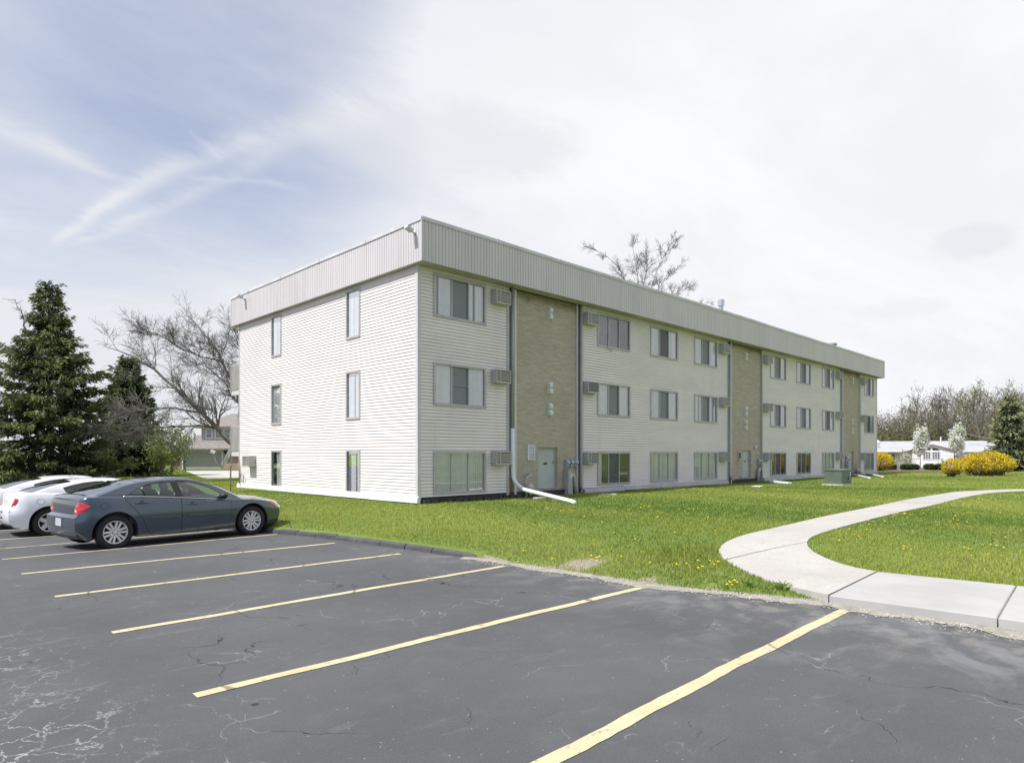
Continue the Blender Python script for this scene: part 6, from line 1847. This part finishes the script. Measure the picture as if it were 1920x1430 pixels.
# white rocks bed edge by the brick house
def bungalow():
    Z = 66.0; (loc, a) = local(1745, Z, -.35); sc = Z / FPX / math.cos(.35); zg = .2
    o = thing('white_bungalow', 'low white bungalow with pale shingle roof and arched window behind the lawn', 'house', (loc[0], loc[1], zg), a)
    X = lambda px: (px - 1745) * sc
    zz = lambda y: hz(y, Z) - zg
    sc0 = Z / FPX
    eave = zz(843); ridge = zz(825.5); x0, x1 = X(1600), X(1878); dep = 7.0
    # long wall with door opening, slightly recessed on the left
    dr = (X(1667), X(1692.5), .12, zz(850)); hsl = [dr]
    mb = MB(); siding_grid(mb, x0, X(1712), 0, eave, .9, .14, hsl); siding_grid(mb, X(1782), x1, 0, eave, .0, .14); mb.box(x0, x0 + .1, 1, dep, 0, eave); mb.box(x1 - .1, x1, .1, dep, 0, eave); mb.box(x0, X(1667), .95, 1.0, 0, eave); mb.box(X(1692.5), x1, .95, 1.0, 0, eave)
    mb.build('wall', M['white_siding'], o)
    # gabled bay with the arched window
    bx0, bx1, bt = X(1712), X(1782), zz(832.5); xm = X(1745.5)
    wins = [(X(1732), X(1743.5), zz(860), zz(847)), (X(1746), X(1757.5), zz(860), zz(847))]
    mb = MB(); y = -.35; siding_grid(mb, bx0 + .2, bx1 - .2, 0, zz(845), y, .14, [w for w in wins] )
    pr = [(bx0 + .2, zz(845)), (bx1 - .2, zz(845)), (xm + .3, bt), (xm - .3, bt)]
    arch = [[(X(1732), zz(844.5)), (X(1743.5), zz(844.5)), (X(1743.5), zz(838.8)), (X(1738), zz(840)), (X(1732), zz(843.5))], [(X(1746), zz(844.5)), (X(1757.5), zz(844.5)), (X(1757.5), zz(843.5)), (X(1751.5), zz(840)), (X(1746), zz(838.8))]]
    tri = tessellate_polygon([[Vector((p[0], p[1], 0)) for p in q] for q in ([pr] + arch)]); fl = pr + arch[0] + arch[1]
    mb.add([(p[0], y - .012, p[1]) for p in fl], tri)
    mb.box(bx0 + .2, bx0 + .3, y + .02, 1, 0, zz(845)); mb.box(bx1 - .3, bx1 - .2, y + .02, .1, 0, zz(845))
    mb.build('bay_wall', M['white_siding'], o)
    for w in wins: framed_window(o, w[0], w[1], w[2], w[3], y, (3, 4))
    for q in arch:
        mb = MB(); mb.add([(p[0], y + .02, p[1]) for p in q], tessellate_polygon([[Vector((p[0], p[1], 0)) for p in q]])); w = mb.build('arched_window', M['glass'], o)
        mb = MB(); mb.add([(p[0], y + .12, p[1]) for p in q], tessellate_polygon([[Vector((p[0], p[1], 0)) for p in q]])); mb.build('curtain', M['darkroom'], w)
    # sliding door
    framed_window(o, dr[0], (dr[0] + dr[1]) / 2 - .03, dr[2], dr[3], .9, (1, 1), 'white', 'sliding_door'); framed_window(o, (dr[0] + dr[1]) / 2 + .03, dr[1], dr[2], dr[3], .9, (2, 4), 'white', 'sliding_door')
    # roof
    mb = MB(); ym = 3.3; ov = .16
    mb.add([(x0 - .3, -ov, eave), (x1 + .3, -ov, eave), (x1 + .3, ym, ridge), (x0 - .3, ym, ridge), (x0 - .3, dep + ov, eave), (x1 + .3, dep + ov, eave)], [(0, 1, 2, 3), (3, 2, 5, 4)])
    gxa, gxb = X(1706), X(1786); gz = zz(829)
    mb.add([(gxa - .3, -.56, eave + .02), (xm, -.56, gz), (gxb + .3, -.56, eave + .02), (gxb + .3, 1.0, eave + .02), (xm, 2.9, gz), (gxa - .3, 1.0, eave + .02)], [(0, 1, 4, 5), (1, 2, 3, 4)])
    rf = mb.build('roof', M['shingle_white'], o)
    mb = MB(); mb.box(x0 - .3, gxa - .3, -ov - .03, -ov, eave - .22, eave + .02); mb.box(gxb + .3, x1 + .3, -ov - .03, -ov, eave - .22, eave + .02)
    for (pa, pb) in (((gxa - .3, eave), (xm, gz)), ((xm, gz), (gxb + .3, eave))):
        mb.add([(pa[0], -.59, pa[1] - .2), (pb[0], -.59, pb[1] - .2), (pb[0], -.59, pb[1] + .03), (pa[0], -.59, pa[1] + .03)], [(0, 1, 2, 3)])
        mb.add([(pa[0], -.59, pa[1] - .2), (pb[0], -.59, pb[1] - .2), (pb[0], -.40, pb[1] - .2), (pa[0], -.40, pa[1] - .2)], [(0, 1, 2, 3)])
    mb.build('fascia', M['white'], o)
    for (px, h) in ((1656.5, .65), (1766, .9)):
        mb = MB(); mb.tube([(X(px), 1.4, zz(835)), (X(px), 1.4, zz(835) + h)], .06, 8); mb.build('vent_pipe', M['vent'], rf)
    mb = MB(); c = (X(1853), .6, zz(833)); mb.tube([(c[0], c[1], eave), c], .04, 6); mb.lathe([(0, -.04), (.25, 0), (.42, .10), (.25, .02), (0, -.02)], 18, 'y', c); mb.build('aerial_dish', M['vent'], rf)
    mb = MB(); c = (X(1664), .8, zz(829)); mb.tube([(c[0], c[1], eave), c], .04, 6); mb.lathe([(0, -.04), (.2, 0), (.30, .08), (.2, .02), (0, -.02)], 16, 'y', c); mb.build('aerial_dish', M['vent'], rf)
bungalow()
# mulch bed in front of the bungalow
mb = MB(); rows = []
for i in range(40):
    x = 1660 + 300 * i / 39; a = gpl(x, 883.2 + .8 * math.sin(i * .9), .02); b = gpl(x, 877.5, .02); rows.append([(a[0], a[1], a[2] + .01), ((a[0] + b[0]) / 2, (a[1] + b[1]) / 2, a[2] + .10), (b[0], b[1], b[2] + .05)])
mb.grid(rows); struct(mb.build('mulch_bed', M['mulch']))
# wire to the bungalow
def wire():
    A = Vector((*at(1808, 66), hz(811, 66))); B = Vector((*at(1868, 66), hz(821, 66)))
    mb = MB(); mb.tube([A.lerp(B, t) - Vector((0, 0, .15 * 4 * t * (1 - t))) for t in np.linspace(0, 1, 8)], .03, 4)
    tag(mb.build('service_wire', M['greymetal']), 'thin overhead wire above the bungalow roof beside the spruce', 'wire')
wire()

# ------------------------------------------------------------------ grass and dandelions
def scatter(n, rng, box):
    u = rng.uniform(box[0], box[1], n); v = rng.uniform(box[2], box[3], n); return u, v
RP = np.array([(p[0], p[1]) for p in PATH_POLY])
PV = np.array([(S0[0] - .05, S0[1]), (S1[0] + .02, S1[1]), (T1[0], T1[1]), (T1[0], T1[1] - 12), (T0[0] - .05, T0[1] - 12), (T0[0] - .05, T0[1])])
def lawn_ok(u, v, pad=.0):
    ok = u > E(v) + np.where(v > 8.6, .17, .05)
    ok &= ~((u > UC - .12) & (u < U1 + .1) & (v > VC - .16) & (v < V1 + .2))
    ok &= ~in_poly(u, v, RP); ok &= ~in_poly(u, v, DRIVE); ok &= ~in_poly(u, v, PV)
    return ok
def visible(u, v):
    X = u * Rv[0] + v * Rv[1]; Zc = u * Fv[0] + v * Fv[1]
    return (Zc > 2) & (np.abs(X) < Zc * .84), Zc
def grass(n, rng):
    # density falls with distance; blades get coarser to match
    Zs = 5.5 * (62 / 5.5) ** (rng.uniform(0, 1, n) ** .72); Xs = Zs * np.where(rng.uniform(size=n) < .86, rng.uniform(-.84, .84, n), np.sign(rng.uniform(-1, 1, n)) * rng.uniform(.84, 1.3, n))
    u = Fv[0] * Zs + Rv[0] * Xs; v = Fv[1] * Zs + Rv[1] * Xs
    ok = lawn_ok(u, v); u, v, Zs = u[ok], v[ok], Zs[ok]
    b = bare(u, v); keep = rng.uniform(size=len(u)) > np.clip(b * 1.5 - .25, 0, .97); u, v, Zs = u[keep], v[keep], Zs[keep]
    m = len(u); z = zl(u, v)
    lf = lowfreq(u, v, 1.6, 3); lf2 = lowfreq(u, v, .35, 4); lf3 = lowfreq(u, v, 6.0, 8)
    k = np.maximum(1, Zs / 11) ** .75
    hgt = rng.uniform(.022, .054, m) * (1 + .5 * lf + .35 * lf3) * np.where(Zs < 30, 1, .9)
    tuft = gpl(1292, 1040); d = np.hypot(u - tuft[0], v - tuft[1]); hgt *= 1 + 1.3 * np.exp(-(d / .75) ** 2)
    # along path edges the mower leaves a taller fringe
    a = rng.uniform(0, 6.283, m); lean = rng.uniform(.1, .75, m)
    w = rng.uniform(.0045, .0085, m) * k * 1.05
    dx, dy = np.cos(a), np.sin(a)
    P0 = np.stack([u - dy * w, v + dx * w, z - .012], -1); P1 = np.stack([u + dy * w, v - dx * w, z - .012], -1)
    P2 = np.stack([u + dx * hgt * lean * .45 + dy * w * .7, v + dy * hgt * lean * .45 - dx * w * .7, z + hgt * .62], -1)
    P3 = np.stack([u + dx * hgt * lean, v + dy * hgt * lean, z + hgt], -1)
    V = np.stack([P0, P1, P2, P3], 1).reshape(-1, 3); Fc = np.arange(m * 4).reshape(m, 4)
    g1 = np.array([.145, .235, .038]); g2 = np.array([.41, .45, .095]); g3 = np.array([.46, .43, .20])
    t = np.clip(.52 + .95 * lf2 + .75 * lf + .25 * lf3 + .22 * rng.normal(size=m), 0, 1)[:, None]
    col = g1 + (g2 - g1) * t
    dry = (rng.uniform(size=m) < np.clip(.05 + .12 * (lf > .25) + .35 * bare(u, v), 0, .6))[:, None]
    col = np.where(dry, g3, col) * rng.uniform(.86, 1.14, (m, 1))
    ob = np_mesh('grass', V, Fc, M['grassblade'], cols=col)
    tag(ob, 'short bright green grass of the lawn', 'grass', kind='stuff')
grass(780000, np.random.default_rng(123))

def dandelions():
    fl = MB()
    fl.lathe([(0, .055), (.012, .060), (.021, .054), (.023, .048), (.014, .040), (0, .038)], 9, 'z')
    st = MB(); st.tube([(0, 0, -.02), (.003, .002, .045)], .0035, 4)
    proto = None; rng = random.Random(9)
    spots = []
    def cl(px, py, n, sx, sy):
        for _ in range(n):
            x, y = rng.gauss(px, sx), rng.gauss(py, sy)
            if y < 885: continue
            spots.append(gpl(x, y))
    cl(1606, 968, 10, 16, 3); cl(1640, 978, 7, 30, 5); cl(1690, 966, 14, 16, 3); cl(1740, 952, 9, 22, 4); cl(1800, 938, 14, 26, 3); cl(1830, 932, 8, 18, 2)
    cl(1790, 978, 9, 22, 8); cl(1600, 1012, 9, 22, 10); cl(1700, 1000, 6, 60, 18); cl(1870, 1032, 9, 34, 8); cl(1816, 1034, 3, 6, 3); cl(1700, 1033, 3, 12, 4); cl(1900, 960, 6, 20, 14)
    cl(1200, 950, 16, 20, 6); cl(1255, 958, 12, 40, 8); cl(1310, 962, 10, 30, 9); cl(1130, 958, 8, 40, 8); cl(1040, 950, 9, 30, 8); cl(1240, 935, 10, 60, 8); cl(1420, 930, 8, 50, 8); cl(1480, 920, 7, 60, 7); cl(1700, 905, 9, 50, 5); cl(1760, 912, 7, 30, 4)
    cl(1112, 1048, 6, 10, 4); cl(1372, 1094, 8, 10, 5); cl(1336, 1058, 6, 8, 4); cl(1290, 1066, 4, 14, 6); cl(1000, 1052, 4, 30, 4); cl(1230, 1050, 4, 30, 10); cl(1390, 1000, 3, 30, 10); cl(1180, 1000, 8, 80, 20); cl(880, 960, 5, 50, 8)
    k = 0
    sp = [s for s in spots if lawn_ok(np.array([s[0]]), np.array([s[1]]))[0]]
    for s in sp:
        Zc = s[0] * Fv[0] + s[1] * Fv[1]
        if proto is None:
            proto = thing('dandelion', 'small yellow dandelion flower in the lawn', 'dandelion', s, 0, 'dandelions in the lawn')
            fl.build('flower', M['dandelion'], proto, True); st.build('stem', M['stem'], proto); o = proto
        else:
            o = copy_tree(proto); o.location = s
        q = rng.uniform(.55, .95); o.scale = (q, q, q * rng.uniform(.9, 1.3)); o.rotation_euler = (rng.uniform(-.3, .3), rng.uniform(-.3, .3), rng.uniform(0, 6))
dandelions()
# a few leafy weeds at the pavement's edge
def weed(px, py, s, seed, label, z=None):
    rng = np.random.default_rng(seed); c = gpl(px, py) if z is None else (*gp(px, py, z), z)
    o = thing('weed', label, 'weed', c, 0, 'weeds along the edge of the asphalt')
    n = 46; a = rng.uniform(0, 6.28, n); r = rng.uniform(.2, 1, n) * s
    cc = np.stack([np.cos(a) * r * .6, np.sin(a) * r * .6, rng.uniform(.02, .7, n) * s * .6], -1); ax = np.stack([np.cos(a), np.sin(a), rng.uniform(.2, 1.1, n)], -1)
    v, f = leaves(cc, ax, rng.uniform(.5, 1.0, n) * s, rng.uniform(.10, .22, n) * s, rng=rng)
    np_mesh('leaves', v, f, M['leaf'], o, np.array([(.27, .37, .09)]) * rng.uniform(.7, 1.25, (n, 1)))
weed(1468, 1104, .19, 1, 'leafy green weed clump at the tip of the grass beside the path')
weed(1405, 1098, .14, 4, 'tufty weed with yellow heads between path and asphalt')
weed(1762, 1149, .12, 2, 'scruffy weed in front of the concrete slab edge', .02)
weed(1857, 1166, .09, 3, 'small weed below the joint of the concrete slabs', .02)
weed(1704, 1146, .07, 5, 'little dry weed below the first concrete slab', .02)

# ------------------------------------------------------------------ light, sky, camera
SEL, SAZ = R(56), R(9)
sdir = Vector((-math.cos(SEL) * math.cos(SAZ), math.cos(SEL) * math.sin(SAZ), math.sin(SEL)))
L_ = bpy.data.lights.new('sun', 'SUN'); L_.energy = SUN_E; L_.angle = R(.53); L_.color = (1.0, .975, .94)
so = bpy.data.objects.new('sun', L_); COL.objects.link(so); so.rotation_euler = sdir.to_track_quat('Z', 'Y').to_euler()

w = bpy.data.worlds.new('World'); scene.world = w; w.use_nodes = True
t = NT(w.node_tree); bg = t.n['Background']
tc = t.new('ShaderNodeTexCoord'); D = t.vmath('NORMALIZE', tc.outputs['Generated'])
sky = t.new('ShaderNodeTexSky'); sky.sky_type = 'NISHITA'; sky.sun_disc = False; sky.sun_elevation = SEL; sky.sun_rotation = math.atan2(sdir.x, sdir.y)
sky.air_density = 1.0; sky.dust_density = 1.5; sky.ozone_density = 1.0
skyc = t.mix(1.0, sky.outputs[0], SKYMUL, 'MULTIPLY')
def pdir(x, y): return Vector((Fv[0] + (x - CX) / FPX * Rv[0], Fv[1] + (x - CX) / FPX * Rv[1], (HY - y) / FPX)).normalized()
sx = t.new('ShaderNodeSeparateXYZ'); t._set(sx.inputs[0], D); up = sx.outputs[2]
az = t.vmath('DOT_PRODUCT', D, (Rv[0], Rv[1], 0))
# thin veil: streaky, thicker away from the sun and towards the horizon
upm = t.math('MAXIMUM', up, .0)
pl_ = t.new('ShaderNodeCombineXYZ'); dz = t.math('ADD', upm, .18)
t._set(pl_.inputs[0], t.math('DIVIDE', sx.outputs[0], dz)); t._set(pl_.inputs[1], t.math('DIVIDE', sx.outputs[1], dz))
rot = t.new('ShaderNodeMapping'); t._set(rot.inputs[0], pl_.outputs[0]); rot.inputs['Rotation'].default_value = (0, 0, R(-62)); rot.inputs['Scale'].default_value = (.75, 1.5, 1)
n1, nc1 = t.noise(rot.outputs[0], .9, 8, .62, .5)
n2, _ = t.noise(rot.outputs[0], 3.6, 9, .68, .3)
n3, _ = t.noise(pl_.outputs[0], .55, 4, .5, .4)
# blue opening, upper left
blue0 = pdir(430, 120); blue1 = pdir(140, 250)
da = t.vmath('DOT_PRODUCT', D, tuple(blue0)); db = t.vmath('DOT_PRODUCT', D, tuple(blue1))
open_ = t.math('MAXIMUM', t.ramp(da, .955, .9995), t.math('MULTIPLY', t.ramp(db, .965, 1.0), .40))
veil = t.math('ADD', t.ramp(az, -.62, .25, .78, 1.10), t.math('MULTIPLY', t.math('SUBTRACT', n1, .5), .50))
veil = t.math('ADD', veil, t.math('MULTIPLY', t.math('SUBTRACT', n2, .5), .30))
veil = t.math('ADD', veil, t.math('MULTIPLY', t.math('SUBTRACT', n3, .5), .35))
veil = t.math('SUBTRACT', veil, t.math('MULTIPLY', open_, .36))
veil = t.math('ADD', veil, t.ramp(up, .36, .05, 0, .38))
# vapour trails
def trail(a, b, s0, s1, w0, w1, amp, bend_=0.0):
    global veil
    A, Bv = pdir(*a), pdir(*b); n = A.cross(Bv).normalized(); tg = (Bv - A); tg = (tg - tg.dot(A) * A).normalized()
    d = t.vmath('DOT_PRODUCT', D, tuple(n)); s = t.vmath('DOT_PRODUCT', D, tuple(tg))
    Ls = Bv.dot(tg)
    sr = t.math('DIVIDE', s, Ls)
    d = t.math('ADD', d, t.math('MULTIPLY', t.math('SUBTRACT', n2, .5), .030))
    d = t.math('ADD', d, t.math('MULTIPLY', t.math('MULTIPLY', sr, t.math('SUBTRACT', 1.0, sr)), bend_))
    wd = t.ramp(sr, 0, 1, w0, w1)
    g = t.math('DIVIDE', d, wd); g = t.math('POWER', 2.718, t.math('MULTIPLY', t.math('MULTIPLY', g, g), -1.0))
    g = t.math('MULTIPLY', g, t.ramp(sr, s0, s0 + .12)); g = t.math('MULTIPLY', g, t.ramp(sr, s1, s1 - .35))
    g = t.math('MULTIPLY', g, t.ramp(n2, .25, .62, .45, 1.15))
    f = t.vmath('DOT_PRODUCT', D, (Fv[0], Fv[1], 0)); g = t.math('MULTIPLY', g, t.ramp(f, .2, .4))
    veil = t.math('ADD', veil, t.math('MULTIPLY', g, amp))
trail((80, 470), (640, 222), -.02, 1.25, .006, .020, .26, .09)
trail((80, 478), (560, 260), .05, 1.1, .004, .012, .16, -.03)
trail((-60, 215), (240, 345), -.3, 1.08, .015, .005, .24)
trail((355, 338), (570, 362), -.05, 1.1, .003, .004, .10, .03)
trail((360, 245), (418, 298), -.1, 1.2, .003, .005, .10)
trail((600, 215), (1180, 60), -.1, 1.5, .04, .10, .14, .05)
veil = t.math('MINIMUM', t.math('MAXIMUM', veil, .0), 1.0)
# veil thinned over the unseen sky behind the camera, to darken the long facade
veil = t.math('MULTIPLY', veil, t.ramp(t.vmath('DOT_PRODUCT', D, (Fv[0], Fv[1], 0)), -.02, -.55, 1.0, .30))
cloudc = t.mix(t.ramp(az, -.5, .30), CLOUD_L, CLOUD_R)
cloudc = t.mix(t.ramp(n1, .35, .72, .42, 0), cloudc, (7.4, 7.6, 8.1))
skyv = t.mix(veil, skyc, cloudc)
# small grey cloud far right
def puff(x, y, rx, ry, amt):
    global skyv
    c = pdir(x, y); rr = Vector((Rv[0], Rv[1], 0)); dx = t.math('DIVIDE', t.math('SUBTRACT', az, c.dot(rr)), rx); dy = t.math('DIVIDE', t.math('SUBTRACT', up, c.z), ry)
    q = t.math('ADD', t.math('MULTIPLY', dx, dx), t.math('MULTIPLY', dy, dy)); q = t.math('ADD', q, t.math('MULTIPLY', t.math('SUBTRACT', n2, .5), 3.0))
    f = t.vmath('DOT_PRODUCT', D, (Fv[0], Fv[1], 0))
    skyv = t.mix(t.math('MULTIPLY', t.ramp(q, 1.2, .1, 0, amt), t.ramp(f, .2, .4)), skyv, (7.6, 7.75, 8.2))
puff(850, 270, .20, .055, .55); puff(1815, 458, .040, .022, .5); puff(1690, 580, .05, .014, .25)
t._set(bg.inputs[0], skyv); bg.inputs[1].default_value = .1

cam = bpy.data.cameras.new('camera'); co = bpy.data.objects.new('camera', cam); COL.objects.link(co)
cam.sensor_width = 36; cam.sensor_fit = 'HORIZONTAL'; cam.lens = 36 * FPX / 1920; cam.shift_y = (850 - 715) / 1920
cam.clip_start = .1; cam.clip_end = 6000
co.location = (0, 0, H); co.rotation_euler = (R(90), 0, -math.atan2(Fv[0], Fv[1]))
scene.camera = co
vs_ = scene.view_settings; vs_.view_transform = 'Standard'; vs_.look = 'None'; vs_.exposure = EXPO; vs_.gamma = 1; vs_.use_curve_mapping = False
scene.render.engine = 'CYCLES'
scene.cycles.max_bounces = 8; scene.cycles.transparent_max_bounces = 16; scene.cycles.diffuse_bounces = 3; scene.cycles.glossy_bounces = 4
scene.cycles.caustics_reflective = False; scene.cycles.caustics_refractive = False
scene.cycles.use_denoising = True
